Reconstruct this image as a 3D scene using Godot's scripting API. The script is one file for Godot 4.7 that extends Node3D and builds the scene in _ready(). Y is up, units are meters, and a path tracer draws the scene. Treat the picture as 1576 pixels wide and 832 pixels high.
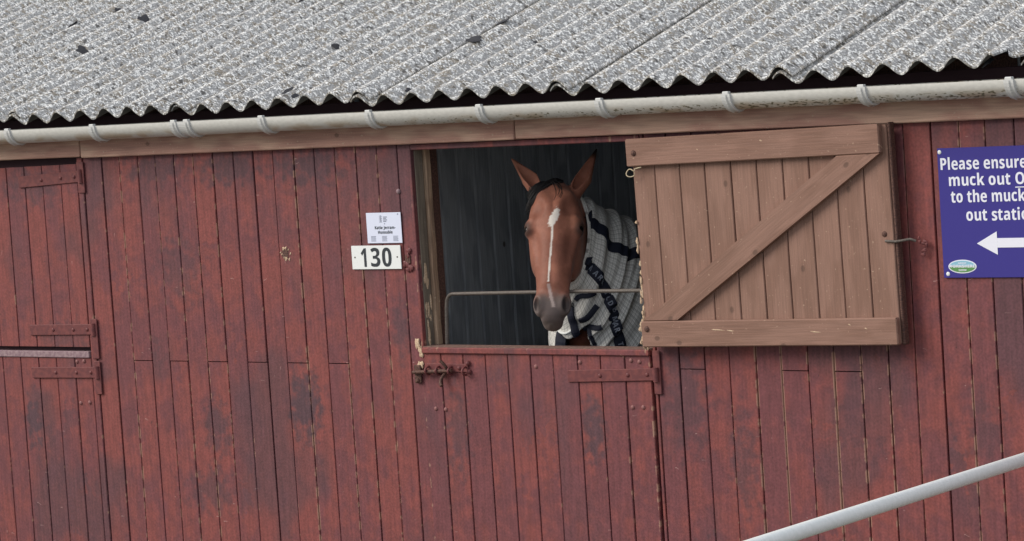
extends Node3D
# A row of red boarded stables under a corrugated roof; a horse in a checked rug looks out over a half door.

var rng := RandomNumberGenerator.new()
var M := {}
var grain := Vector2(0, 1)     # which way the grain of the next board runs
const SLOPE := 0.3046
const EAVE_Y := 2.3135
const EAVE_Z := 0.16
const CREST0 := -2.655
const PITCH := 0.146
const WX0 := -3.2      # the painted wall texture spans these metres
const WX1 := 2.6
const WY0 := 0.2
const WY1 := 2.2
var seams := [-3.019, -2.9, -2.781, -2.664, -2.545, -2.436, -2.394, -2.278, -2.168, -2.054, -1.946, -1.834, -1.716, -1.6, -1.48, -1.366, -1.249, -1.132, -1.016, -0.901, -0.784, -0.67, -0.561, -0.5, -0.401, -0.284, -0.169, -0.052, 0.064, 0.177, 0.298, 0.411, 0.528, 0.648, 0.682, 0.787, 0.907, 1.021, 1.142, 1.255, 1.374, 1.488, 1.605, 1.723, 1.838, 1.952, 2.068, 2.175, 2.292, 2.409, 2.526]

# ---------------------------------------------------------------- helpers
func rgb(r: float, g: float, b: float) -> Color:
	return Color(r / 255.0, g / 255.0, b / 255.0)

func lin(r: float, g: float, b: float) -> Color:
	return rgb(r, g, b).srgb_to_linear()

func numbered(parent: Node, called: String) -> String:
	if not parent.has_node(NodePath(called)):
		return called
	var k := 1
	while parent.has_node(NodePath("%s_%03d" % [called, k])):
		k += 1
	return "%s_%03d" % [called, k]

func part(called: String, mesh: Mesh, m: Material, parent: Node, label := "") -> MeshInstance3D:
	var o := MeshInstance3D.new()
	o.name = numbered(parent, called)
	o.mesh = mesh
	if m:
		o.material_override = m
	if label != "":
		o.set_meta("label", label)
	parent.add_child(o, true)
	return o

func thing(called: String, label: String, category: String, at := Vector3.ZERO) -> Node3D:
	var o := Node3D.new()
	o.name = numbered(self, called)
	o.position = at
	o.set_meta("label", label)
	o.set_meta("category", category)
	add_child(o, true)
	return o

func begin() -> SurfaceTool:
	var st := SurfaceTool.new()
	st.begin(Mesh.PRIMITIVE_TRIANGLES)
	return st

func done(st: SurfaceTool) -> ArrayMesh:
	return st.commit()

# corners run counter-clockwise seen from outside
func quad(st: SurfaceTool, a: Vector3, b: Vector3, c: Vector3, d: Vector3, ua := Vector2.ZERO, ub := Vector2.ZERO, uc := Vector2.ZERO, ud := Vector2.ZERO) -> void:
	var n := (b - a).cross(c - a)
	if n.length_squared() < 1e-16:
		n = (c - a).cross(d - a)
	n = n.normalized()
	var pts := [a, c, b, a, d, c]
	var uvs := [ua, uc, ub, ua, ud, uc]
	for i in 6:
		st.set_normal(n)
		st.set_uv(uvs[i])
		st.add_vertex(pts[i])

func guv(p: Vector3, o: Vector2, s: Vector2) -> Vector2:
	return Vector2(o.x + (p.x * grain.y - p.y * grain.x + p.z * 0.7) * s.x, o.y - (p.x * grain.x + p.y * grain.y + p.z * 0.2) * s.y)

func uvq(st: SurfaceTool, a: Vector3, b: Vector3, c: Vector3, d: Vector3, o: Vector2, s: Vector2) -> void:
	var f := func(p: Vector3) -> Vector2: return guv(p, o, s)
	quad(st, a, b, c, d, f.call(a), f.call(b), f.call(c), f.call(d))

# a box with chamfered edges all round
func cbox(st: SurfaceTool, lo: Vector3, hi: Vector3, c: float, o := Vector2.ZERO, s := Vector2.ONE, xf := Transform3D.IDENTITY) -> void:
	c = minf(c, 0.45 * minf(hi.x - lo.x, minf(hi.y - lo.y, hi.z - lo.z)))
	var cen := (lo + hi) * 0.5
	var h := (hi - lo) * 0.5
	var uv := func(p: Vector3) -> Vector2: return guv(p, o, s)
	var q := func(a: Vector3, b: Vector3, e: Vector3, d: Vector3) -> void:
		var n := (b - a).cross(e - a)
		var mid := (a + b + e + d) * 0.25
		if n.dot(mid) < 0:
			var t := b; b = d; d = t
		quad(st, xf * (a + cen), xf * (b + cen), xf * (e + cen), xf * (d + cen), uv.call(a + cen), uv.call(b + cen), uv.call(e + cen), uv.call(d + cen))
	for ax in 3:
		var u := (ax + 1) % 3
		var v := (ax + 2) % 3
		for sg in [-1.0, 1.0]:
			var P := []
			for k in [[-1, -1], [1, -1], [1, 1], [-1, 1]]:
				var p := Vector3.ZERO
				p[ax] = sg * h[ax]
				p[u] = k[0] * (h[u] - c)
				p[v] = k[1] * (h[v] - c)
				P.append(p)
			q.call(P[0], P[1], P[2], P[3])
			# bevel towards +u / -u
			for su in [-1.0, 1.0]:
				var a := Vector3.ZERO; var b := Vector3.ZERO; var e := Vector3.ZERO; var d := Vector3.ZERO
				a[ax] = sg * h[ax]; a[u] = su * (h[u] - c); a[v] = -(h[v] - c)
				b[ax] = sg * h[ax]; b[u] = su * (h[u] - c); b[v] = h[v] - c
				e[ax] = sg * (h[ax] - c); e[u] = su * h[u]; e[v] = h[v] - c
				d[ax] = sg * (h[ax] - c); d[u] = su * h[u]; d[v] = -(h[v] - c)
				q.call(a, b, e, d)

func box(lo: Vector3, hi: Vector3, c := 0.003, o := Vector2.ZERO, s := Vector2.ONE) -> ArrayMesh:
	var st := begin()
	cbox(st, lo, hi, c, o, s)
	return done(st)

# an upright board: front at zf, chamfered long edges, edges a little wavy, about 44 triangles
func board(xl: float, xr: float, yb: float, yt: float, zb: float, zf: float, c: float, wav: float, o: Vector2, s: Vector2, segs := 4) -> ArrayMesh:
	var st := begin()
	var tl := rng.randf_range(-0.0012, 0.0012)
	var tr := rng.randf_range(-0.0012, 0.0012)
	var row := []
	for i in segs + 1:
		var y := lerpf(yb, yt, float(i) / segs)
		var a := xl + rng.randf_range(0.0, wav)
		var b := xr - rng.randf_range(0.0, wav)
		row.append([Vector3(a, y, zb), Vector3(a, y, zf + tl - c), Vector3(a + c, y, zf + tl), Vector3(b - c, y, zf + tr), Vector3(b, y, zf + tr - c), Vector3(b, y, zb)])
	for i in segs:
		for k in 5:
			uvq(st, row[i][k], row[i][k + 1], row[i + 1][k + 1], row[i + 1][k], o, s)
	var t: Array = row[segs]
	var l: Array = row[0]
	uvq(st, t[1], t[4], t[5], t[0], o, s)
	uvq(st, t[1], t[2], t[3], t[4], o, s)
	uvq(st, l[0], l[5], l[4], l[1], o, s)
	uvq(st, l[1], l[4], l[3], l[2], o, s)
	return done(st)

func tube(st: SurfaceTool, pts: Array, rad, sides := 10, closed := false, vs := 1.0) -> void:
	var n := pts.size()
	var rings := []
	var ref := Vector3.UP
	var run := 0.0
	var runs := []
	for i in n:
		if i > 0: run += (pts[i] as Vector3).distance_to(pts[i - 1])
		runs.append(run)
		var t: Vector3 = (pts[mini(i + 1, n - 1)] - pts[maxi(i - 1, 0)])
		if closed: t = pts[(i + 1) % n] - pts[(i - 1 + n) % n]
		t = t.normalized()
		if i == 0 and absf(t.dot(ref)) > 0.9: ref = Vector3.RIGHT
		var a := (ref - t * ref.dot(t)).normalized()
		ref = a
		var b := t.cross(a)
		var r: float = rad[i] if rad is Array else rad
		var ring := []
		for k in sides:
			var th := TAU * k / sides
			var nn := a * cos(th) + b * sin(th)
			ring.append([(pts[i] as Vector3) + nn * r, nn])
		rings.append(ring)
	var m := n if closed else n - 1
	for i in m:
		var A: Array = rings[i]
		var B: Array = rings[(i + 1) % n]
		for k in sides:
			var k2 := (k + 1) % sides
			var v0: float = runs[i] * vs
			var v1: float = runs[(i + 1) % n] * vs
			var idx := [[A[k], float(k) / sides, v0], [B[k2], float(k + 1) / sides, v1], [A[k2], float(k + 1) / sides, v0], [A[k], float(k) / sides, v0], [B[k], float(k) / sides, v1], [B[k2], float(k + 1) / sides, v1]]
			for e in idx:
				st.set_normal(e[0][1]); st.set_uv(Vector2(e[1], e[2])); st.add_vertex(e[0][0])
	if not closed:
		for e in [0, n - 1]:
			var R: Array = rings[e]
			var nn: Vector3 = ((pts[0] - pts[1]) if e == 0 else (pts[n - 1] - pts[n - 2])).normalized()
			for k in sides:
				var k2 := (k + 1) % sides
				var tri := [pts[e], R[k][0], R[k2][0]] if e == 0 else [pts[e], R[k2][0], R[k][0]]
				for p in tri:
					st.set_normal(nn); st.set_uv(Vector2(0.5, runs[e] * vs)); st.add_vertex(p)

# a low domed head (rivets, bolts), facing +z
func dome(st: SurfaceTool, at: Vector3, r: float, h: float) -> void:
	var prev := []
	for j in 4:
		var a := j * PI / 6.0
		var ring := []
		for k in 10:
			var th := TAU * k / 10.0
			ring.append(at + Vector3(cos(th) * r * cos(a), sin(th) * r * cos(a), h * sin(a)))
		if j > 0:
			for k in 10:
				quad(st, prev[k], prev[(k + 1) % 10], ring[(k + 1) % 10], ring[k])
		prev = ring

# a pebble-like lump with an uneven outline
func lump(st: SurfaceTool, at: Vector3, ax: Vector3, ay: Vector3, az: Vector3) -> void:
	var g := []
	var ph := rng.randf() * 6.0
	for j in 6:
		var lat := -PI / 2 + PI * j / 5.0
		var ring := []
		for k in 14:
			var th := TAU * k / 14.0
			var w := 1.0 + 0.18 * sin(3.0 * th + ph) + 0.12 * sin(5.0 * th - 2.0 * ph)
			ring.append(at + (ax * cos(th) + ay * sin(th)) * cos(lat) * w + az * sin(lat))
		g.append(ring)
	for j in 5:
		for k in 14:
			var k2 := (k + 1) % 14
			quad(st, g[j][k], g[j][k2], g[j + 1][k2], g[j + 1][k])

func noise_bytes(w: int, h: int, sw: int, sh: int, freq: float, oct: int, sd: int, cell := false) -> PackedByteArray:
	var n := FastNoiseLite.new()
	n.seed = sd
	n.frequency = freq
	n.fractal_octaves = oct
	n.noise_type = FastNoiseLite.TYPE_CELLULAR if cell else FastNoiseLite.TYPE_SIMPLEX_SMOOTH
	if oct <= 1: n.fractal_type = FastNoiseLite.FRACTAL_NONE
	var im := n.get_seamless_image(sw, sh, false, false, 0.1)
	im.convert(Image.FORMAT_L8)
	if sw != w or sh != h: im.resize(w, h, Image.INTERPOLATE_CUBIC)
	return im.get_data()

func image_tex(w: int, h: int, data: PackedByteArray, fmt := Image.FORMAT_RGB8) -> ImageTexture:
	var im := Image.create_from_data(w, h, false, fmt, data)
	im.generate_mipmaps()
	return ImageTexture.create_from_image(im)

func mat(c: Color, rough := 0.7, metal := 0.0) -> StandardMaterial3D:
	var m := StandardMaterial3D.new()
	m.albedo_color = c
	m.roughness = rough
	m.metallic = metal
	m.metallic_specular = 0.4
	return m

# ---------------------------------------------------------------- textures
func smooth(a: float, b: float, x: float) -> float:
	var t := clampf((x - a) / (b - a), 0.0, 1.0)
	return t * t * (3.0 - 2.0 * t)

func make_red_paint() -> void:
	var w := 2048
	var h := 704
	var blotch := noise_bytes(w, h, 700, 160, 0.012, 4, 3)
	var blotch2 := noise_bytes(w, h, 1024, 240, 0.03, 4, 11)
	var streak := noise_bytes(w, h, 2048, 44, 0.16, 3, 5)
	var fine := noise_bytes(w, h, 2048, 704, 0.22, 2, 8)
	var chip := noise_bytes(w, h, 2048, 704, 0.085, 2, 21)
	var edge := noise_bytes(w, h, 2048, 704, 0.045, 3, 33)
	# plank of each column, its tone and how far its seam is
	var r2 := RandomNumberGenerator.new()
	r2.seed = 77
	var strong := {-2.168: 0.80, -1.946: 0.6, -1.834: 0.62, -1.716: 0.68, -1.6: 0.62, -1.132: 0.68, -0.901: 0.72, -0.784: 0.62, -0.67: 0.6, 1.021: 0.5, 1.142: 0.66, 1.255: 1.1, 1.374: 0.5, 1.488: 1.0, 1.605: 0.75, 1.723: 0.75, 1.838: 0.75, 2.068: 0.75, 2.175: 0.65, 0.528: 0.5, 0.648: 0.55}
	var tone := []
	var dark := []
	for i in seams.size() + 1:
		tone.append(r2.randf_range(-0.20, 0.22))
		dark.append(r2.randf_range(-0.14, 0.12))
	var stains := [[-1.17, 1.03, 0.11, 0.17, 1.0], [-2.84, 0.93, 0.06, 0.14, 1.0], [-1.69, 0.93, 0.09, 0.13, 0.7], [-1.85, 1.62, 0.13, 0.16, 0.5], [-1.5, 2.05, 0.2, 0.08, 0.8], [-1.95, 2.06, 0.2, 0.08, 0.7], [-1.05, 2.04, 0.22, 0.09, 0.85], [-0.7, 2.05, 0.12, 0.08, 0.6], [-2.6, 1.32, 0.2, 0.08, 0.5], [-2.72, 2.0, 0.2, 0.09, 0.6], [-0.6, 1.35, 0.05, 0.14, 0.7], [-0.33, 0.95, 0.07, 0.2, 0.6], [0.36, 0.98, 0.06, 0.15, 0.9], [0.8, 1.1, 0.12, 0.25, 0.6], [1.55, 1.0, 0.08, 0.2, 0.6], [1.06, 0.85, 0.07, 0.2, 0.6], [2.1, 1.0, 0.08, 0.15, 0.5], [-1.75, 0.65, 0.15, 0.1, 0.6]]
	var cuts := []          # per board: heights where one coat of paint ends, and the tone of each coat
	for i in seams.size() + 1:
		var c := [[r2.randf_range(0.3, 0.9), r2.randf_range(-0.25, 0.25), r2.randf_range(-0.10, 0.32)], [r2.randf_range(0.9, 1.5), r2.randf_range(-0.22, 0.25), r2.randf_range(-0.15, 0.2)], [r2.randf_range(1.5, 2.0), r2.randf_range(-0.2, 0.25), r2.randf_range(-0.15, 0.2)], [9.0, r2.randf_range(-0.25, 0.25), r2.randf_range(-0.15, 0.2)]]
		cuts.append(c)
	var out := PackedByteArray(); out.resize(w * h * 3)
	var hgt := PackedByteArray(); hgt.resize(w * h)
	var plank := PackedInt32Array(); plank.resize(w)
	var sd := PackedFloat32Array(); sd.resize(w)
	var sp := PackedFloat32Array(); sp.resize(w)
	for x in w:
		var wx := WX0 + (WX1 - WX0) * (x + 0.5) / w
		var k := 0
		while k < seams.size() and seams[k] < wx: k += 1
		plank[x] = k
		var best := 9.0
		var str := 0.3
		for j in [k - 1, k]:
			if j >= 0 and j < seams.size():
				var dd: float = absf(seams[j] - wx)
				if dd < best:
					best = dd
					str = strong.get(seams[j], 0.30)
		sd[x] = best
		sp[x] = str
	for y in h:
		var wy := WY1 - (WY1 - WY0) * (y + 0.5) / h
		var near := []
		for s in stains:
			if absf(wy - s[1]) < s[3] * 1.6: near.append(s)
		for x in w:
			var i := y * w + x
			var wx := WX0 + (WX1 - WX0) * (x + 0.5) / w
			var k := plank[x]
			var off := (i + k * 9173) % (w * h)
			var yc: float = wy + (edge[off] - 128) / 900.0 + (blotch2[i] - 128) / 1500.0
			var cu: Array = cuts[k][0]
			if yc > cu[0]:
				cu = cuts[k][1]
				if yc > cu[0]:
					cu = cuts[k][2]
					if yc > cu[0]: cu = cuts[k][3]
			var t: float = blotch2[off] / 255.0 * 0.7 + edge[off] / 255.0 * 0.3 + tone[k] * 0.5 + cu[1] * 0.7
			t = smooth(0.28, 0.78, t)
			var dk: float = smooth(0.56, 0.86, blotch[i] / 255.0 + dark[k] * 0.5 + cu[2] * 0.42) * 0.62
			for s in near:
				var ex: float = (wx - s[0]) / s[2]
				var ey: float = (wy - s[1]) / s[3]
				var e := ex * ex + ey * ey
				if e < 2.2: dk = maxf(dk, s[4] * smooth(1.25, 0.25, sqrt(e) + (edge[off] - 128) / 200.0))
			var st := (streak[off] - 128) / 128.0
			var fn := (fine[i] - 128) / 128.0
			var g := 1.0 + 0.09 * st + 0.11 * fn + 0.05 * (edge[off] - 128) / 128.0
			var cr := lerpf(lerpf(109, 126, t), 84, dk) * g
			var cg := lerpf(lerpf(63, 68, t), 60, dk) * g
			var cb := lerpf(lerpf(67, 65, t), 67, dk) * g
			var hh := 128.0 + 34.0 * st + 26.0 * fn
			# bare timber where the paint has worn off the arrises
			if sd[x] < 0.0062:
				var wear := sp[x] + (edge[i] - 128) / 170.0 + (0.003 - sd[x]) * 60.0
				if wear > 0.62:
					var a := smooth(0.62, 0.74, wear) * 0.85
					cr = lerpf(cr, 158, a); cg = lerpf(cg, 124, a); cb = lerpf(cb, 106, a)
					hh -= 40 * a
			var cp := chip[i]
			if cp > 238:
				var a2 := minf(1.0, (cp - 238) / 8.0) * 0.75
				cr = lerpf(cr, 172, a2); cg = lerpf(cg, 142, a2); cb = lerpf(cb, 132, a2)
				hh -= 50 * a2
			elif cp < 24:
				var a3 := minf(1.0, (24 - cp) / 8.0) * 0.5
				cr = lerpf(cr, 62, a3); cg = lerpf(cg, 42, a3); cb = lerpf(cb, 44, a3)
			out[i * 3] = clampi(int(cr), 0, 255)
			out[i * 3 + 1] = clampi(int(cg), 0, 255)
			out[i * 3 + 2] = clampi(int(cb), 0, 255)
			hgt[i] = clampi(int(hh), 0, 255)
	# nail heads, scratches and scuffs: small pale strokes
	for k in 150:
		var px := r2.randi_range(4, w - 12)
		var py := r2.randi_range(4, h - 12)
		var len := r2.randi_range(2, 9)
		var sl := r2.randf_range(-0.5, 0.5)
		var flat := r2.randf() < 0.7
		var al := r2.randf_range(0.25, 0.8)
		for e in len:
			var qx := px + (e if flat else int(e * sl))
			var qy := py + (int(e * sl) if flat else e)
			for c in 3:
				var idx := (clampi(qy, 0, h - 1) * w + clampi(qx, 0, w - 1)) * 3 + c
				out[idx] = int(lerpf(out[idx], [186, 160, 152][c], al * (1.0 - 0.5 * e / len)))
	var m := mat(Color.WHITE, 0.62)
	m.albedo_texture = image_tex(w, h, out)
	m.heightmap_enabled = true
	m.heightmap_texture = image_tex(w, h, hgt, Image.FORMAT_L8)
	m.heightmap_scale = 0.16
	M.red = m

# streaked timber or paint: three colours along the grain, knots and chips
func make_wood(key: String, sd: int, a: Color, b: Color, c: Color, chipc: Color, amount: float, grain: float, knots: int, rough: float) -> void:
	var w := 512
	var h := 1024
	var streak := noise_bytes(w, h, 512, 40, 0.12, 4, sd)
	var broad := noise_bytes(w, h, 128, 64, 0.04, 3, sd + 1)
	var fine := noise_bytes(w, h, 512, 1024, 0.25, 2, sd + 2)
	var chip := noise_bytes(w, h, 512, 1024, 0.06, 3, sd + 3)
	var out := PackedByteArray(); out.resize(w * h * 3)
	var hgt := PackedByteArray(); hgt.resize(w * h)
	var r2 := RandomNumberGenerator.new(); r2.seed = sd
	var kn := []
	for i in knots: kn.append(Vector2(r2.randi_range(20, w - 20), r2.randi_range(30, h - 30)))
	for y in h:
		var near := []
		for q in kn:
			if absf(q.y - y) < 60: near.append(q)
		for x in w:
			var i := y * w + x
			var st := (streak[i] - 128) / 128.0
			var fn := (fine[i] - 128) / 128.0
			var t := smooth(0.3, 0.7, broad[i] / 255.0)
			var col := a.lerp(b, t)
			var kd := 0.0
			for q in near:
				var e := Vector2((x - q.x) / 11.0, (y - q.y) / 15.0).length()
				if e < 1.0: kd = maxf(kd, smooth(1.0, 0.5, e))
				elif e < 3.2:
					st += 0.5 * sin(e * 9.0) * (3.2 - e) / 3.2
			col = col.lerp(c, kd * 0.8)
			var g := 1.0 + grain * st + 0.07 * fn
			var ca := smooth(1.0 - amount, 1.0 - amount + 0.06, chip[i] / 255.0)
			var hh := 128 + 50 * st + 25 * fn - 30 * kd
			if ca > 0:
				col = col.lerp(chipc, ca * 0.8)
				hh -= 40 * ca
			out[i * 3] = clampi(int(col.r * g * 255), 0, 255)
			out[i * 3 + 1] = clampi(int(col.g * g * 255), 0, 255)
			out[i * 3 + 2] = clampi(int(col.b * g * 255), 0, 255)
			hgt[i] = clampi(int(hh), 0, 255)
	var m := mat(Color.WHITE, rough)
	m.albedo_texture = image_tex(w, h, out)
	m.heightmap_enabled = true
	m.heightmap_texture = image_tex(w, h, hgt, Image.FORMAT_L8)
	m.heightmap_scale = 0.12
	M[key] = m

func make_roof_material() -> void:
	var w := 1024
	var n1 := noise_bytes(w, w, w, w, 0.04, 4, 51)
	var n2 := noise_bytes(w, w, w, w, 0.045, 4, 52)
	var n3 := noise_bytes(w, w, w, w, 0.12, 3, 53)
	var n4 := noise_bytes(w, w, w, w, 0.011, 3, 54)
	var n5 := noise_bytes(w, w, w, w, 0.03, 2, 55)
	var out := PackedByteArray(); out.resize(w * w * 3)
	var hgt := PackedByteArray(); hgt.resize(w * w)
	for i in w * w:
		var a := n1[i] / 255.0
		var b := n2[i] / 255.0
		var c := n3[i] / 255.0
		var e := n4[i] / 255.0
		var col := Vector3(138, 138, 138)                    # weathered cement
		col = col.lerp(Vector3(124, 114, 100), smooth(0.46, 0.66, e * 0.35 + a * 0.3 + b * 0.35) * 0.75)   # tan and brown lichen
		col = col.lerp(Vector3(90, 84, 76), smooth(0.55, 0.68, b * 0.45 + c * 0.55) * 0.7)
		var wl := smooth(0.53, 0.62, b * 0.5 + c * 0.5 - (a - 0.5) * 0.3)     # white crusts with outlines
		col = col.lerp(Vector3(204, 204, 202), wl * 0.9)
		var sp := smooth(0.74, 0.82, n5[i] / 255.0)
		col = col.lerp(Vector3(66, 64, 62), sp * 0.7)
		var g := 0.80 + 0.58 * c
		out[i * 3] = clampi(int(col.x * g), 0, 255)
		out[i * 3 + 1] = clampi(int(col.y * g), 0, 255)
		out[i * 3 + 2] = clampi(int(col.z * g), 0, 255)
		hgt[i] = clampi(int(90 + 90 * wl + 60 * (c - 0.5) + 40 * sp), 0, 255)
	var m := mat(Color.WHITE, 0.9)
	m.albedo_texture = image_tex(w, w, out)
	m.heightmap_enabled = true
	m.heightmap_texture = image_tex(w, w, hgt, Image.FORMAT_L8)
	m.heightmap_scale = 0.1
	M.roof = m

func make_gutter_material() -> void:
	var w := 2048
	var h := 128
	var n1 := noise_bytes(w, h, w, h, 0.09, 4, 61)
	var n2 := noise_bytes(w, h, w, h, 0.012, 3, 62)
	var out := PackedByteArray(); out.resize(w * h * 3)
	for y in h:
		var v := float(y) / h       # 0 at the front rim, 1 at the back, 0.5 underneath
		for x in w:
			var i := y * w + x
			var u := float(x) / w
			var col := Vector3(206, 205, 200)
			col = col.lerp(Vector3(176, 158, 136), smooth(0.45, 0.75, n2[i] / 255.0) * smooth(0.10, 0.32, v) * 0.8)
			var moss := smooth(0.70, 0.78, n1[i] / 255.0 + 0.10 * smooth(0.45, 1.0, u) + 0.10 * (n2[i] / 255.0 - 0.5)) * smooth(0.16, 0.24, v) * smooth(0.36, 0.55, u)
			col = col.lerp(Vector3(76, 72, 52), moss * 0.85)
			col *= 0.96 + 0.08 * n1[i] / 255.0
			out[i * 3] = clampi(int(col.x), 0, 255)
			out[i * 3 + 1] = clampi(int(col.y), 0, 255)
			out[i * 3 + 2] = clampi(int(col.z), 0, 255)
	var m := mat(Color.WHITE, 0.45)
	m.albedo_texture = image_tex(w, h, out)
	M.gutter = m

func make_check_material() -> void:
	var w := 256
	var n1 := noise_bytes(w, w, w, w, 0.12, 3, 71)
	var out := PackedByteArray(); out.resize(w * w * 3)
	for y in w:
		for x in w:
			var i := y * w + x
			var g := 0.9 + 0.2 * n1[i] / 255.0
			var col := Vector3(234, 233, 228)
			var lx := x % 64
			var ly := y % 64
			if (lx < 5 or (lx > 10 and lx < 15)): col *= 0.70
			if (ly < 5 or (ly > 10 and ly < 15)): col *= 0.70
			if lx > 34 and lx < 38: col *= 0.75
			if ly > 34 and ly < 38: col *= 0.75
			if (x / 2 + y / 2) % 2 == 0: col *= 0.93
			out[i * 3] = clampi(int(col.x * g), 0, 255)
			out[i * 3 + 1] = clampi(int(col.y * g), 0, 255)
			out[i * 3 + 2] = clampi(int(col.z * g), 0, 255)
	var m := mat(Color.WHITE, 0.85)
	m.albedo_texture = image_tex(w, w, out)
	m.rim_enabled = true
	m.rim = 0.3
	M.check = m

func noise_mat(c0: Color, c1: Color, freq: float, scale: float, rough: float, sd: int) -> StandardMaterial3D:
	var n := FastNoiseLite.new()
	n.seed = sd; n.frequency = freq; n.fractal_octaves = 4
	var t := NoiseTexture2D.new()
	t.width = 256; t.height = 256; t.seamless = true; t.noise = n
	var gr := Gradient.new()
	gr.set_color(0, c0); gr.set_color(1, c1)
	gr.set_offset(0, 0.3); gr.set_offset(1, 0.7)
	t.color_ramp = gr
	var m := mat(Color.WHITE, rough)
	m.albedo_texture = t
	m.uv1_triplanar = true
	m.uv1_world_triplanar = true
	m.uv1_scale = Vector3.ONE * scale
	return m

func make_materials() -> void:
	make_red_paint()
	make_wood("tan", 101, rgb(138, 106, 93), rgb(128, 97, 84), rgb(98, 74, 64), rgb(186, 160, 138), 0.16, 0.07, 5, 0.6)
	make_wood("fascia", 131, rgb(184, 152, 134), rgb(164, 126, 113), rgb(116, 88, 78), rgb(180, 160, 140), 0.2, 0.08, 3, 0.65)
	make_wood("old", 151, rgb(180, 185, 190), rgb(158, 163, 170), rgb(84, 78, 74), rgb(190, 190, 184), 0.18, 0.09, 3, 0.85)
	make_wood("post", 161, rgb(124, 114, 102), rgb(104, 94, 84), rgb(66, 58, 50), rgb(150, 136, 118), 0.2, 0.15, 4, 0.8)
	make_wood("bare", 171, rgb(168, 142, 120), rgb(148, 122, 102), rgb(96, 74, 60), rgb(202, 184, 160), 0.2, 0.16, 3, 0.8)
	make_roof_material()
	make_gutter_material()
	make_check_material()
	M.red_iron = noise_mat(rgb(100, 56, 58), rgb(116, 65, 64), 0.03, 4.0, 0.5, 5)
	M.strip = noise_mat(rgb(128, 104, 112), rgb(150, 128, 132), 0.03, 5.0, 0.5, 6)
	M.rust = noise_mat(rgb(66, 46, 42), rgb(104, 74, 64), 0.05, 9.0, 0.7, 7)
	M.steel = noise_mat(rgb(84, 78, 74), rgb(108, 100, 94), 0.05, 9.0, 0.55, 8)
	M.splinter = noise_mat(rgb(176, 148, 122), rgb(212, 190, 164), 0.06, 10.0, 0.85, 17)
	M.bolt_paint = mat(rgb(136, 92, 90), 0.45)
	M.clip = mat(rgb(204, 205, 204), 0.35)
	M.moss = noise_mat(rgb(44, 44, 48), rgb(74, 74, 78), 0.08, 12.0, 1.0, 9)
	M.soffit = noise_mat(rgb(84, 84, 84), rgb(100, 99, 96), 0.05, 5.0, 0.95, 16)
	M.backing = mat(rgb(58, 40, 45), 0.9)
	M.white = mat(rgb(226, 230, 230), 0.45)
	M.paper = mat(rgb(214, 220, 240), 0.7)
	M.ink = mat(rgb(48, 54, 60), 0.6)
	M.ink_soft = mat(rgb(128, 134, 152), 0.7)
	M.blue = mat(rgb(60, 54, 134), 0.35)
	M.sign_white = mat(rgb(226, 228, 240), 0.4)
	M.logo_green = mat(rgb(92, 142, 84), 0.4)
	M.logo_sky = mat(rgb(136, 184, 206), 0.4)
	M.navy = mat(rgb(28, 32, 48), 0.7)
	M.hair = mat(rgb(26, 24, 26), 0.5)
	M.rail = noise_mat(rgb(216, 220, 217), rgb(226, 228, 226), 0.05, 3.0, 0.35, 10)
	M.twine = mat(rgb(190, 176, 150), 0.9)
	M.ground = noise_mat(rgb(92, 92, 84), rgb(116, 114, 104), 0.02, 0.7, 0.95, 12)
	M.bedding = noise_mat(rgb(196, 174, 134), rgb(160, 136, 100), 0.06, 3.0, 0.95, 13)

# ---------------------------------------------------------------- the stable
func red_uv() -> Array:
	return [Vector2(-WX0 / (WX1 - WX0), WY1 / (WY1 - WY0)), Vector2(1.0 / (WX1 - WX0), 1.0 / (WY1 - WY0))]

func wood_uv() -> Array:
	return [Vector2(rng.randf(), rng.randf()), Vector2(1.0 / 0.55, 1.0 / 1.1)]

func red_plank(parent: Node, xl: float, xr: float, yb: float, yt: float, zf := 0.0, th := 0.022) -> void:
	var u := red_uv()
	var gap := rng.randf_range(0.0003, 0.0022)
	var wide: float = 0.004 if xl in [1.952, 0.787, -1.366] else 0.0
	part("plank", board(xl + gap + wide, xr - gap, yb, yt, zf - th, zf + rng.randf_range(-0.0015, 0.0015), rng.randf_range(0.0014, 0.003), 0.0013, u[0], u[1]), M.red, parent)

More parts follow.
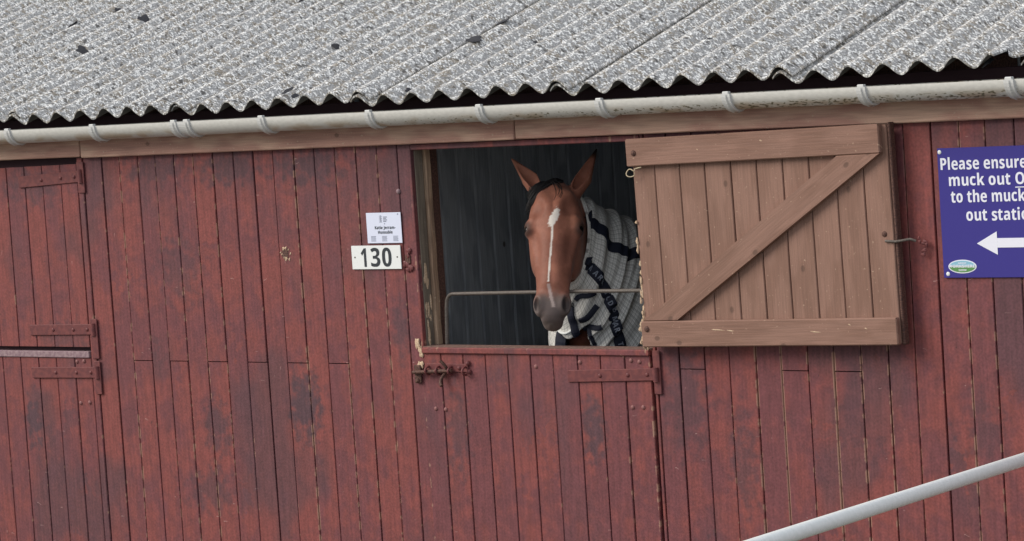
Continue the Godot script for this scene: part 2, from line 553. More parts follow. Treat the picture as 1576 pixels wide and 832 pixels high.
func build_stable() -> Node3D:
	var b := thing("stable_block", "long red boarded stable block with a grey lichened corrugated roof", "stable")
	# ---- front wall
	var st := begin()
	for r in [[-6.5, -0.56, 0.0, 2.30], [0.705, 4.5, 0.0, 2.30], [-0.56, 0.705, 2.112, 2.30], [-0.56, 0.705, 0.0, 1.25]]:
		cbox(st, Vector3(r[0], r[2], -0.05), Vector3(r[1], r[3], -0.026), 0.001)
	var wall := part("front_wall", done(st), M.backing, b)
	var jointed := [-2.168, -1.946, -1.716, -1.48, -1.249, -1.016, 0.787, 1.255, 1.488]
	var x := -6.5
	while x < -3.7:
		red_plank(wall, x, x + 0.117, 0.03, 2.122)
		x += 0.117
	for i in range(6, seams.size() - 1):
		var l: float = seams[i]
		var r: float = seams[i + 1]
		if l >= -0.5 and r <= 0.66: continue       # the half door fills this
		if l > -0.57 and l < -0.5: r = -0.486
		if l < -0.48 and r > -0.52 and l > -0.52: continue
		if l > 0.6 and l < 0.66: l = 0.664
		if l in jointed:
			red_plank(wall, l, r, 0.03, 1.2125)
			red_plank(wall, l, r, 1.2165, 2.122)
		else:
			red_plank(wall, l, r, 0.03, 2.122)
	x = 2.526
	while x < 4.4:
		red_plank(wall, x, x + 0.117, 0.03, 2.122)
		x += 0.117
	# narrow cover board between the neighbouring doors and the wall
	red_plank(wall, -2.4345, -2.396, 0.03, 2.122, 0.004)
	red_plank(wall, -3.66, -3.61, 0.03, 2.122, 0.004)
	# broken wood round a hole drawn as a dark box, and the socket beside the number
	st = begin()
	for k in 9:
		var ang := TAU * k / 9.0
		var a := Vector3(-1.214 + 0.024 * cos(ang) + rng.randf_range(-0.006, 0.006), 1.68 + 0.028 * sin(ang) + rng.randf_range(-0.008, 0.008), 0.001)
		lump(st, a, Vector3(rng.randf_range(0.003, 0.007), 0.002, 0), Vector3(0, rng.randf_range(0.003, 0.010), 0), Vector3(0, 0, 0.003))
	part("splintered_wood", done(st), M.splinter, wall, "pale splintered wood round a dark patch standing for a hole in the boards")
	part("hole_patch", box(Vector3(-1.232, 1.660, -0.004), Vector3(-1.197, 1.701, 0.0025), 0.002), M.rust, wall)  # raised box; its dark colour stands for the shade inside a hole
	part("socket", box(Vector3(-0.551, 1.632, -0.004), Vector3(-0.524, 1.668, 0.004), 0.002), M.rust, wall)
	st = begin()
	for k in 7:
		lump(st, Vector3(-0.538 + rng.randf_range(-0.02, 0.02), 1.655 + rng.randf_range(-0.05, 0.05), 0.003), Vector3(rng.randf_range(0.006, 0.014), 0, 0), Vector3(0, rng.randf_range(0.006, 0.015), 0), Vector3(0, 0, 0.005))
	part("chipped_plate", done(st), M.red_iron, wall)
	st = begin(); dome(st, Vector3(-0.565, 1.93, 0.0), 0.011, 0.008)
	part("bolt_head", done(st), M.strip, wall)

	# ---- the jamb on the latch side: grey post, tan stop lath, dark inner post
	var u := wood_uv()
	var jamb := part("door_jamb", box(Vector3(-0.556, 0.03, -0.075), Vector3(-0.487, 2.112, -0.0235), 0.003, u[0], u[1]), M.post, b)
	u = wood_uv()
	part("stop_lath", board(-0.53, -0.474, 1.29, 2.108, -0.11, -0.078, 0.004, 0.004, u[0], u[1], 8), M.bare, jamb, "pale bare timber lath down the edge of the opening")
	part("inner_post", box(Vector3(-0.556, 0.03, -0.17), Vector3(-0.487, 2.112, -0.112), 0.003, u[0], u[1]), M.rust, jamb)
	st = begin()
	for k in 16:
		var yy := rng.randf_range(1.30, 1.62)
		lump(st, Vector3(-0.4865 + rng.randf_range(-0.004, 0.002), yy, -0.05 + rng.randf_range(-0.02, 0.02)), Vector3(0.003, 0, 0), Vector3(0, rng.randf_range(0.01, 0.04), 0), Vector3(0, 0, rng.randf_range(0.003, 0.009)))
	for k in 10:
		lump(st, Vector3(-0.507 + rng.randf_range(-0.014, 0.014), rng.randf_range(1.19, 1.31), 0.003), Vector3(rng.randf_range(0.005, 0.010), 0, 0), Vector3(0, rng.randf_range(0.010, 0.022), 0), Vector3(0, 0, 0.004))
	part("splintered_wood", done(st), M.splinter, jamb, "chewed pale bare wood at the corner of the opening")
	u = wood_uv()
	part("door_jamb", box(Vector3(0.668, 0.03, -0.17), Vector3(0.735, 2.112, -0.0265), 0.003, u[0], u[1]), M.old, b)
	part("lintel", box(Vector3(-0.486, 2.096, -0.024), Vector3(0.664, 2.12, 0.003), 0.003, red_uv()[0], red_uv()[1]), M.red, b)

	# ---- fascia boards
	for f in [[-6.5, -2.38], [-2.376, 0.080], [0.084, 4.5]]:
		u = wood_uv()
		var sf := begin()
		var dy := rng.randf_range(-0.003, 0.003)
		grain = Vector2(1, 0)
		cbox(sf, Vector3(f[0], 2.124 + dy, 0.004), Vector3(f[1], 2.255, 0.031), 0.004, u[0], u[1])
		grain = Vector2(0, 1)
		part("fascia_board", done(sf), M.fascia, b)

	part("eaves_board", box(Vector3(-6.5, 2.2565, -0.022), Vector3(4.5, 2.305, 0.0), 0.003), M.backing, b)
	build_gutter(b)
	build_roof(b)
	build_half_door(b)
	build_open_door(b)
	build_neighbour_doors(b)

	# ---- inside the stall
	for px in [-0.82, 2.3]:
		var pw := part("partition_wall", box(Vector3(px - 0.03, 0.0, -3.75), Vector3(px - 0.004 if px < 0 else px + 0.03, 2.3, -0.052), 0.002), M.backing, b)
		var z := -3.74
		while z < -0.1:
			u = wood_uv()
			var zz := minf(z + 0.1135, -0.056)
			var lo := -zz if px < 0 else z
			var hi := -z if px < 0 else zz
			# boards are built facing +z; these are turned to face along x
			var o := part("plank", board(lo + 0.0015, hi - 0.0015, 0.0, 2.34, 0.0, 0.018 + rng.randf_range(-0.004, 0.004), 0.007, 0.001, u[0], u[1]), M.old, pw)
			o.transform = Transform3D(Basis(Vector3(0, 0, -1), Vector3.UP, Vector3(1, 0, 0)) if px < 0 else Basis(Vector3(0, 0, 1), Vector3.UP, Vector3(-1, 0, 0)), Vector3(px, 0, 0))
			z += 0.1135
	var bw := part("back_wall", box(Vector3(-6.5, 0, -3.84), Vector3(4.5, 2.95, -3.782), 0.002), M.backing, b)
	x = -0.80
	while x < 2.28:
		u = wood_uv()
		part("plank", board(x + 0.001, minf(x + 0.115, 2.28) - 0.001, 0.0, 2.9, -3.78, -3.762, 0.003, 0.001, u[0], u[1]), M.old, bw)
		x += 0.115
	for ex in [-6.5, 4.46]:
		part("end_wall", box(Vector3(ex, 0, -3.84), Vector3(ex + 0.04, 2.34, -0.052), 0.003, red_uv()[0], red_uv()[1]), M.red, b)
	part("stall_floor", box(Vector3(-6.4, 0.004, -3.78), Vector3(4.4, 0.03, -0.052), 0.002), M.bedding, b)
	return b

func roof_point(x: float, t: float, hgt: float) -> Vector3:
	return Vector3(x, EAVE_Y + t * sin(SLOPE) + hgt * cos(SLOPE), EAVE_Z - t * cos(SLOPE) + hgt * sin(SLOPE))

func roof_wave(x: float) -> float:
	var w := cos(TAU * (x - CREST0) / PITCH)
	return 0.0235 * w

func sheet_mesh(xl: float, xr: float, t0: float, t1: float, lift: float, base: float, back: bool, broken: bool) -> ArrayMesh:
	var st := begin()
	var under := begin()
	var nx := int((xr - xl) / PITCH * 12)
	var nt := 5
	var uo := Vector2(rng.randf(), rng.randf())
	var th := 0.0065
	var jit := []
	var j := 0.0
	for i in nx + 1:
		j = clampf(j + rng.randf_range(-0.0016, 0.0016), -0.004, 0.004)
		jit.append(j)
	var P := func(i: int, k: int, low: bool) -> Array:
		var x := lerpf(xl, xr, float(i) / nx)
		var f := float(k) / nt
		var ta: float = t0 + jit[i]
		if broken and x > 2.33: ta = t0 + 0.085 + 0.022 * sin(x * 90.0) + jit[i] * 4.0
		var t := lerpf(ta, t1, f)
		var h := roof_wave(x) + base + lift * float(i) / nx - (th if low else 0.0)
		var sl := -0.0235 * TAU / PITCH * sin(TAU * (x - CREST0) / PITCH)
		var n := Vector3(-sl, cos(SLOPE), sin(SLOPE)).normalized()
		var p := roof_point(x, t, h)
		if back:
			p = Vector3(p.x, p.y, -6.0 - p.z)
			n.z = -n.z
		return [p, -n if low else n, Vector2(uo.x + x / 1.25, uo.y + t / 1.25)]
	var tri := func(to: SurfaceTool, a: Array, c: Array, d: Array) -> void:
		for e in [a, c, d]:
			to.set_normal(e[1]); to.set_uv(e[2]); to.add_vertex(e[0])
	for i in nx:
		for k in nt:
			for low in [false, true]:
				var a: Array = P.call(i, k, low)
				var e: Array = P.call(i + 1, k, low)
				var c: Array = P.call(i + 1, k + 1, low)
				var d: Array = P.call(i, k + 1, low)
				var to := under if low else st
				if low == back:
					tri.call(to, a, c, e); tri.call(to, a, d, c)
				else:
					tri.call(to, a, e, c); tri.call(to, a, c, d)
		# lower and upper ends
		for k in [0, nt]:
			var q := [P.call(i, k, true)[0], P.call(i + 1, k, true)[0], P.call(i + 1, k, false)[0], P.call(i, k, false)[0]]
			var uv := [P.call(i, k, true)[2], P.call(i + 1, k, true)[2], P.call(i + 1, k, false)[2], P.call(i, k, false)[2]]
			if k == 0: quad(st, q[0], q[1], q[2], q[3], uv[0], uv[1], uv[2], uv[3])
			else: quad(st, q[1], q[0], q[3], q[2], uv[1], uv[0], uv[3], uv[2])
	for i in [0, nx]:
		for k in nt:
			var q := [P.call(i, k, true), P.call(i, k + 1, true), P.call(i, k + 1, false), P.call(i, k, false)]
			quad(st, q[0][0], q[1][0], q[2][0], q[3][0], q[0][2], q[1][2], q[2][2], q[3][2])
	var mesh := st.commit()
	under.commit(mesh)
	mesh.surface_set_material(0, M.roof)
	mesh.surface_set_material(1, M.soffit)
	return mesh

func build_roof(b: Node3D) -> void:
	# purlins carry the sheets
	var st := begin()
	for t: float in [0.25, 1.2, 2.1, 3.0]:
		var p := roof_point(0, t, -0.08)
		cbox(st, Vector3(-6.45, p.y - 0.045, p.z - 0.03), Vector3(4.45, p.y + 0.04, p.z + 0.03), 0.003)
	var roof := part("roof", done(st), M.rust, b)
	for k in range(-4, 7):
		var xl := CREST0 + PITCH * 7 * k - 0.036
		var xr := CREST0 + PITCH * (7 * k + 7) + 0.054
		var up := clampf(0.018 + 0.003 * k, 0.013, 0.030) + rng.randf_range(-0.003, 0.003)
		part("roof_sheet", sheet_mesh(xl, xr, 0.0 + rng.randf_range(-0.006, 0.006), 2.4, up, 0.0, false, k == 4), null, roof)
		part("roof_sheet", sheet_mesh(xl, xr, 2.25, 3.42, up, 0.012, false, false), null, roof)
		part("roof_sheet", sheet_mesh(xl, xr, 1.9, 3.42, up, 0.0, true, false), null, roof)
	# ridge capping
	var rp := []
	for i in 23: rp.append(Vector3(-6.6 + 0.5 * i, roof_point(0, 3.31, 0.02).y, -3.0))
	st = begin(); tube(st, rp, 0.06, 10)
	part("ridge_cap", done(st), M.moss, roof)
	# cushions of dark moss
	var spots := [[-2.09, 1.42], [-1.96, 0.9], [-3.07, 1.36], [-3.55, 1.34], [-3.07, 0.91], [-3.85, 1.18], [-2.99, 0.34], [-2.7, 0.22], [-1.94, 0.61], [-1.31, 0.72], [-1.03, 0.07], [-1.66, 0.75], [-3.76, 1.62], [-1.25, 1.07], [-1.27, 0.9], [-0.46, 0.63], [-0.47, 0.85], [0.04, 0.51], [-0.13, 0.61], [0.26, 0.34], [0.29, 0.04], [-0.42, 0.1], [0.26, 0.55], [0.95, 0.31], [0.85, 0.42], [1.06, 0.41], [1.24, 0.19], [1.85, 0.16], [1.91, 0.5], [2.1, 0.49], [1.99, 0.23], [2.23, 0.11], [2.25, 0.05], [1.87, 0.02], [1.65, 0.23], [-1.83, 1.29], [-3.49, 1.61], [-2.4, 0.99]]
	var big := [0, 1, 2, 3, 4, 15, 16, 25, 10]
	var al := Vector3(0, sin(SLOPE), -cos(SLOPE))
	var nn := Vector3(0, cos(SLOPE), sin(SLOPE))
	for i in spots.size():
		var s: Array = spots[i]
		var r := rng.randf_range(0.022, 0.034) if i in big else rng.randf_range(0.010, 0.020)
		var at := roof_point(s[0], s[1], roof_wave(s[0]) + 0.006)
		var sl := -0.0235 * TAU / PITCH * sin(TAU * (s[0] - CREST0) / PITCH)
		var tx := Vector3(1, 0, 0) + nn * sl
		st = begin()
		lump(st, at, tx.normalized() * r, al * r * rng.randf_range(1.0, 1.6), nn * 0.005)
		part("moss_clump", done(st), M.moss, roof)

func build_gutter(b: Node3D) -> void:
	var R := 0.062
	var cy := 2.264
	var cz := 0.100
	var st := begin()
	var x0 := -6.55
	var x1 := 4.55
	var n := 18
	var seg := 12
	var pt := func(k: int, rr: float) -> Vector3:
		var th := PI * k / n
		return Vector3(0, cy - rr * sin(th), cz + rr * cos(th))
	for s in seg:
		var xa := lerpf(x0, x1, float(s) / seg)
		var xb := lerpf(x0, x1, float(s + 1) / seg)
		# uv spans the visible length once
		var ua := (xa + 2.9) / 5.4
		var ub := (xb + 2.9) / 5.4
		for k in n:
			for inner in [false, true]:
				var rr := R - 0.004 if inner else R
				var a: Vector3 = pt.call(k, rr)
				var c: Vector3 = pt.call(k + 1, rr)
				var va := float(k) / n
				var vb := float(k + 1) / n
				var na := Vector3(0, a.y - cy, a.z - cz).normalized() * (-1.0 if inner else 1.0)
				var nc := Vector3(0, c.y - cy, c.z - cz).normalized() * (-1.0 if inner else 1.0)
				var q := [[Vector3(xa, a.y, a.z), na, Vector2(ua, va)], [Vector3(xb, a.y, a.z), na, Vector2(ub, va)], [Vector3(xb, c.y, c.z), nc, Vector2(ub, vb)], [Vector3(xa, c.y, c.z), nc, Vector2(ua, vb)]]
				for i in ([0, 1, 2, 0, 2, 3] if not inner else [0, 2, 1, 0, 3, 2]):
					st.set_normal(q[i][1]); st.set_uv(q[i][2]); st.add_vertex(q[i][0])
		for e in [0, n]:
			var a: Vector3 = pt.call(e, R)
			var c: Vector3 = pt.call(e, R - 0.004)
			quad(st, Vector3(xa, a.y, a.z), Vector3(xb, a.y, a.z), Vector3(xb, c.y, c.z), Vector3(xa, c.y, c.z), Vector2(ua, 0), Vector2(ub, 0), Vector2(ub, 0.02), Vector2(ua, 0.02))
	var g := part("gutter", done(st), M.gutter, b)
	# a rolled bead along the front rim
	for bx in [-6.0, -5.2, -4.4, -3.5, -2.693, -2.153, -1.658, -1.581, -1.149, -0.558, 0.017, 0.606, 1.191, 1.775, 2.373, 2.95, 3.6, 4.2]:
		st = begin()
		var w := 0.019
		for k in n:
			var a: Vector3 = pt.call(k, R + 0.008)
			var c: Vector3 = pt.call(k + 1, R + 0.008)
			var ai: Vector3 = pt.call(k, R - 0.001)
			var ci: Vector3 = pt.call(k + 1, R - 0.001)
			quad(st, Vector3(bx - w, a.y, a.z), Vector3(bx + w, a.y, a.z), Vector3(bx + w, c.y, c.z), Vector3(bx - w, c.y, c.z))
			quad(st, Vector3(bx + w, a.y, a.z), Vector3(bx + w, ai.y, ai.z), Vector3(bx + w, ci.y, ci.z), Vector3(bx + w, c.y, c.z))
			quad(st, Vector3(bx - w, a.y, a.z), Vector3(bx - w, c.y, c.z), Vector3(bx - w, ci.y, ci.z), Vector3(bx - w, ai.y, ai.z))
			# raised rib in the middle of the strap
			var e: Vector3 = pt.call(k, R + 0.013)
			var f: Vector3 = pt.call(k + 1, R + 0.013)
			quad(st, Vector3(bx - 0.004, e.y, e.z), Vector3(bx + 0.004, e.y, e.z), Vector3(bx + 0.004, f.y, f.z), Vector3(bx - 0.004, f.y, f.z))
		# clip over the rim and the foot screwed to the fascia
		cbox(st, Vector3(bx - 0.015, cy - 0.006, cz + R - 0.010), Vector3(bx + 0.015, cy + 0.009, cz + R + 0.008), 0.003)
		cbox(st, Vector3(bx - 0.014, cy - R + 0.004, 0.0312), Vector3(bx + 0.014, cy - 0.01, cz - R + 0.008), 0.003)
		part("gutter_bracket", done(st), M.clip, g)
	st = begin()
	for k in n:
		var a: Vector3 = pt.call(k, R + 0.003)
		var c: Vector3 = pt.call(k + 1, R + 0.003)
		quad(st, Vector3(-1.648, a.y, a.z), Vector3(-1.591, a.y, a.z), Vector3(-1.591, c.y, c.z), Vector3(-1.648, c.y, c.z))
	part("gutter_union", done(st), M.clip, g)

func strap_hinge(parent: Node, xl: float, xr: float, y: float, hh: float, tilt: float, z := 0.001) -> void:
	var st := begin()
	var xf := Transform3D(Basis(Vector3(0, 0, 1), tilt), Vector3(xr, y, z))
	cbox(st, Vector3(xl - xr, -hh, 0.0), Vector3(0, hh, 0.008), 0.002, Vector2.ZERO, Vector2.ONE, xf)
	# knuckle round the pin
	var kn := []
	for k in 5: kn.append(xf * Vector3(0.010, -hh * 1.15 + hh * 2.3 * k / 4.0, 0.010))
	tube(st, kn, 0.013, 10)
	for fx in [0.08, 0.3, 0.62]:
		dome(st, xf * Vector3((xl - xr) * fx, 0, 0.008), 0.009, 0.006)
	part("strap_hinge", done(st), M.red_iron, parent)

func rivets(parent: Node, at: Array) -> void:
	for p in at:
		var st := begin()
		dome(st, Vector3(p[0], p[1], 0.0), 0.0095, 0.007)
		part("bolt_head", done(st), M.bolt_paint, parent)

func build_half_door(b: Node3D) -> void:
	var st := begin()
	for r in [[-0.49, 0.66, 1.10, 1.22], [-0.49, 0.66, 0.12, 0.24]]:
		cbox(st, Vector3(r[0] + 0.03, r[2], -0.0495), Vector3(r[1] - 0.03, r[3], -0.0225), 0.002)
	var d := part("lower_door", done(st), M.red_iron, b, "closed red lower half door with bolt and strap hinge")
	var xs := [-0.494, -0.401, -0.284, -0.169, -0.052, 0.064, 0.177, 0.298, 0.411, 0.528, 0.654]
	for i in 10:
		red_plank(d, xs[i], xs[i + 1], 0.06, 1.262, 0.001)
	var u := red_uv()
	st = begin()
	cbox(st, Vector3(-0.492, 1.263, -0.068), Vector3(0.655, 1.288, 0.012), 0.004, u[0], u[1])
	part("top_rail", done(st), M.red, d)
	u = wood_uv()
	part("worn_top", board(-0.488, 0.65, 1.2885, 1.2915, -0.066, 0.006, 0.001, 0.001, u[0], u[1]), M.bare2, d, "worn grey brown timber along the top of the half door")
	strap_hinge(d, 0.25, 0.672, 1.192, 0.024, 0.03)
	part("hinge_plate", box(Vector3(0.668, 1.115, 0.0025), Vector3(0.702, 1.285, 0.009), 0.002), M.red_iron, d)
	rivets(d, [[-0.443, 1.035], [-0.391, 1.033], [0.554, 1.061], [0.605, 1.062], [0.09, 1.215], [0.31, 1.235], [0.56, 1.245], [0.60, 1.24]])
	# sliding bolt
	var bo := begin()
	cbox(bo, Vector3(-0.475, 1.188, 0.0025), Vector3(-0.255, 1.222, 0.008), 0.002)
	part("bolt_plate", done(bo), M.red_iron, d)
	bo = begin()
	tube(bo, [Vector3(-0.535, 1.186, 0.022), Vector3(-0.33, 1.196, 0.022)], 0.008, 10)
	var hp := []
	for k in 9: hp.append(Vector3(-0.37 + 0.018 * sin(k * 0.75), 1.238 - 0.013 * k, 0.028 + 0.012 * cos(k * 0.7)))
	tube(bo, hp, 0.007, 8)
	part("bolt", done(bo), M.rust, d, "rusty sliding bolt with a hanging hook")
	bo = begin()
	for bx in [-0.46, -0.405, -0.34, -0.265]:
		var hoop := []
		for k in 7: hoop.append(Vector3(bx, 1.194 + 0.017 * cos(PI * k / 6.0), 0.006 + 0.028 * sin(PI * k / 6.0)))
		tube(bo, hoop, 0.005, 6)
	for q in [[-0.255, 1.225], [-0.252, 1.190], [-0.30, 1.205]]: dome(bo, Vector3(q[0], q[1], 0.004), 0.011, 0.012)
	part("bolt_keeper", done(bo), M.red_iron, d)
	bo = begin()
	cbox(bo, Vector3(-0.538, 1.14, 0.0025), Vector3(-0.503, 1.215, 0.012), 0.003)
	dome(bo, Vector3(-0.52, 1.152, 0.012), 0.010, 0.008)
	part("bolt_keeper", done(bo), M.rust, d)
	# tubular guard standing on the inside of the door
	var gp := [Vector3(-0.435, 1.10, -0.076), Vector3(-0.424, 1.30, -0.076), Vector3(-0.415, 1.44, -0.076)]
	for k in 6:
		var a := PI - PI / 2 * k / 5.0
		gp.append(Vector3(-0.375 + 0.037 * cos(a), 1.459 + 0.04 * sin(a), -0.076))
	gp += [Vector3(-0.1, 1.503, -0.076), Vector3(0.3, 1.508, -0.076), Vector3(0.58, 1.51, -0.076), Vector3(0.61, 1.49, -0.076), Vector3(0.615, 1.10, -0.076)]
	bo = begin(); tube(bo, gp, 0.0078, 10)
	part("guard_bar", done(bo), M.steel, d, "thin grey bent steel bar across the opening")

func build_open_door(b: Node3D) -> void:
	# the upper door swung right round on its hinges; local origin at its lower hinge corner
	var root := Node3D.new()
	root.name = "upper_door"
	root.set_meta("label", "tan upper door with a diagonal brace, swung open against the wall")
	root.transform = Transform3D(Basis(Vector3(0, 0, 1), 0.0165) * Basis(Vector3.UP, -0.012), Vector3(0.672, 1.308, 0.028))
	b.add_child(root)
	var W := 1.152
	var H := 0.80
	var sx := [0.0, 0.105, 0.222, 0.338, 0.457, 0.574, 0.690, 0.806, 0.922, 1.040, W]
	for i in 10:
		var u := wood_uv()
		part("plank", board(sx[i] + 0.0012, sx[i + 1] - 0.0012, 0.004, H - 0.004, 0.0, 0.022 + rng.randf_range(-0.001, 0.001), 0.003, 0.0012, u[0], u[1]), M.tan, root)
	var u := wood_uv()
	var st := begin()
	grain = Vector2(1, 0)
	cbox(st, Vector3(-0.008, H - 0.106, 0.0225), Vector3(W - 0.02, H, 0.048), 0.004, u[0], u[1])
	part("top_rail", done(st), M.tan, root)
	u = wood_uv()
	st = begin()
	cbox(st, Vector3(0.002, -0.002, 0.0225), Vector3(W, 0.098, 0.048), 0.004, u[0], u[1])
	part("bottom_rail", done(st), M.tan, root)
	grain = Vector2(0.84, 0.53)
	# diagonal brace between the rails: a skewed prism
	st = begin()
	var q := [Vector2(0.012, 0.0985), Vector2(0.172, 0.0985), Vector2(1.128, 0.6935), Vector2(0.945, 0.6935)]
	var z0 := 0.0225
	var z1 := 0.047
	var c := 0.004
	var inn := []
	var cen := Vector2(0.56, 0.4)
	for p in q: inn.append(p + (cen - p).normalized() * c * 1.6)
	var f3 := func(p: Vector2, z: float) -> Vector3: return Vector3(p.x, p.y, z)
	uvq(st, f3.call(inn[0], z1), f3.call(inn[1], z1), f3.call(inn[2], z1), f3.call(inn[3], z1), u[0], u[1])
	for i in 4:
		var a: Vector2 = q[i]
		var e: Vector2 = q[(i + 1) % 4]
		uvq(st, f3.call(a, z0), f3.call(e, z0), f3.call(e, z1 - c), f3.call(a, z1 - c), u[0], u[1])
		uvq(st, f3.call(a, z1 - c), f3.call(e, z1 - c), f3.call(inn[(i + 1) % 4], z1), f3.call(inn[i], z1), u[0], u[1])
	part("diagonal_brace", done(st), M.tan, root)
	grain = Vector2(0, 1)
	# dark painted outer skin, seen along the free edge
	part("edge_strip", box(Vector3(W - 0.0005, -0.004, -0.012), Vector3(W + 0.012, H + 0.003, 0.020), 0.003), M.rust, root)
	for p in [[0.030, 0.745, 0.048], [0.030, 0.068, 0.048], [W - 0.04, 0.40, 0.022]]:
		st = begin(); dome(st, Vector3(p[0], p[1], p[2]), 0.012, 0.007)
		part("bolt_head", done(st), M.rust, root)
	st = begin()
	for k in 40:
		var yy := rng.randf_range(-0.004, 0.14) if k < 24 else rng.randf_range(0.1, 0.5)
		lump(st, Vector3(rng.randf_range(-0.006, 0.004), yy, rng.randf_range(0.005, 0.03) if yy > 0.1 else rng.randf_range(0.01, 0.046)), Vector3(rng.randf_range(0.003, 0.007), 0, 0), Vector3(0, rng.randf_range(0.006, 0.02), 0), Vector3(0, 0, rng.randf_range(0.003, 0.006)))
	part("splintered_wood", done(st), M.splinter, root, "chewed pale edge of the tan door")
	for q2 in [[0.36, 0.062, 0.030], [0.42, 0.058, 0.016], [0.80, 0.050, 0.022], [0.95, 0.075, 0.005], [0.33, 0.745, 0.004], [0.62, 0.765, 0.006], [1.02, 0.060, 0.006]]:
		st = begin()
		lump(st, Vector3(q2[0], q2[1], 0.0478), Vector3(q2[2], -0.002, 0), Vector3(0, 0.0022, 0), Vector3(0, 0, 0.0012))
		part("bare_patch", done(st), M.splinter, root)
	# hook and eye that hold it open
	st = begin()
	tube(st, [Vector3(W - 0.035, 0.375, 0.028), Vector3(W + 0.01, 0.372, 0.03), Vector3(W + 0.06, 0.378, 0.012), Vector3(W + 0.075, 0.37, 0.0)], 0.005, 8)
	part("hook", done(st), M.steel, root)
	st = begin()
	for k in 8: lump(st, Vector3(W + 0.085 + rng.randf_range(-0.012, 0.02), 0.365 + rng.randf_range(-0.05, 0.03), -0.024), Vector3(rng.randf_range(0.005, 0.013), 0, 0), Vector3(0, rng.randf_range(0.005, 0.012), 0), Vector3(0, 0, 0.004))
	part("eye_plate", done(st), M.red_iron, root)

func build_neighbour_doors(b: Node3D) -> void:
	var xs := [-3.60, -3.49, -3.375, -3.255, -3.137, -3.019, -2.9, -2.781, -2.664, -2.545, -2.438]
	var d := part("upper_door", box(Vector3(-3.58, 1.38, -0.0255), Vector3(-2.46, 1.46, -0.0225), 0.001), M.backing, b, "closed red upper door at the edge of the view")
	for i in 10:
		red_plank(d, xs[i], xs[i + 1], 1.272, 2.084 + 0.0115 * i / 10.0, 0.001)
	strap_hinge(d, -2.815, -2.418, 2.04, 0.026, 0.045)
	strap_hinge(d, -2.815, -2.408, 1.352, 0.024, 0.012)
	part("hinge_plate", box(Vector3(-2.428, 1.965, 0.0065), Vector3(-2.385, 2.105, 0.012), 0.002), M.red_iron, d)
	part("hinge_plate", box(Vector3(-2.416, 1.22, 0.0065), Vector3(-2.375, 1.40, 0.012), 0.002), M.red_iron, d)
	var e := part("lower_door", box(Vector3(-3.58, 1.0, -0.0255), Vector3(-2.46, 1.08, -0.0225), 0.001), M.backing, b, "closed red lower door with a grey metal strip along its top")
	for i in 10:
		red_plank(e, xs[i], xs[i + 1], 0.06, 1.222, 0.001)
	part("metal_strip", box(Vector3(-3.60, 1.2225, -0.03), Vector3(-2.442, 1.252, 0.008), 0.003), M.strip, e)
	strap_hinge(e, -2.825, -2.404, 1.158, 0.025, 0.014)
	part("hinge_plate", box(Vector3(-2.412, 1.06, 0.0065), Vector3(-2.374, 1.21, 0.012), 0.002), M.red_iron, e)
	rivets(e, [[-2.525, 1.017], [-2.468, 1.021], [-2.53, 1.205], [-2.485, 1.208]])

# ---------------------------------------------------------------- signs
func letters(parent: Node, called: String, text: String, at: Vector3, cap: float, width: float, m: Material, depth := 0.0012, weight := 700) -> MeshInstance3D:
	var f := SystemFont.new()
	f.font_names = PackedStringArray(["Droid Sans"])
	f.font_weight = weight
	var t := TextMesh.new()
	t.text = text
	t.font = f
	t.font_size = 64
	t.pixel_size = 0.01
	t.depth = 0.01
	t.curve_step = 2.0
	t.horizontal_alignment = HORIZONTAL_ALIGNMENT_LEFT
	t.vertical_alignment = VERTICAL_ALIGNMENT_BOTTOM
	var ref := TextMesh.new()
	ref.text = "H"; ref.font = f; ref.font_size = 64; ref.pixel_size = 0.01; ref.depth = 0.01
	ref.horizontal_alignment = HORIZONTAL_ALIGNMENT_LEFT
	ref.vertical_alignment = VERTICAL_ALIGNMENT_BOTTOM
	var rb := ref.get_aabb()
	var tb := t.get_aabb()
	var s := cap / rb.size.y
	var sx := width / tb.size.x if width > 0 else s
	var o := part(called, t, m, parent)
	o.scale = Vector3(sx, s, depth / 0.01)
	o.position = at - Vector3(tb.position.x * sx, rb.position.y * s, 0)
	return o

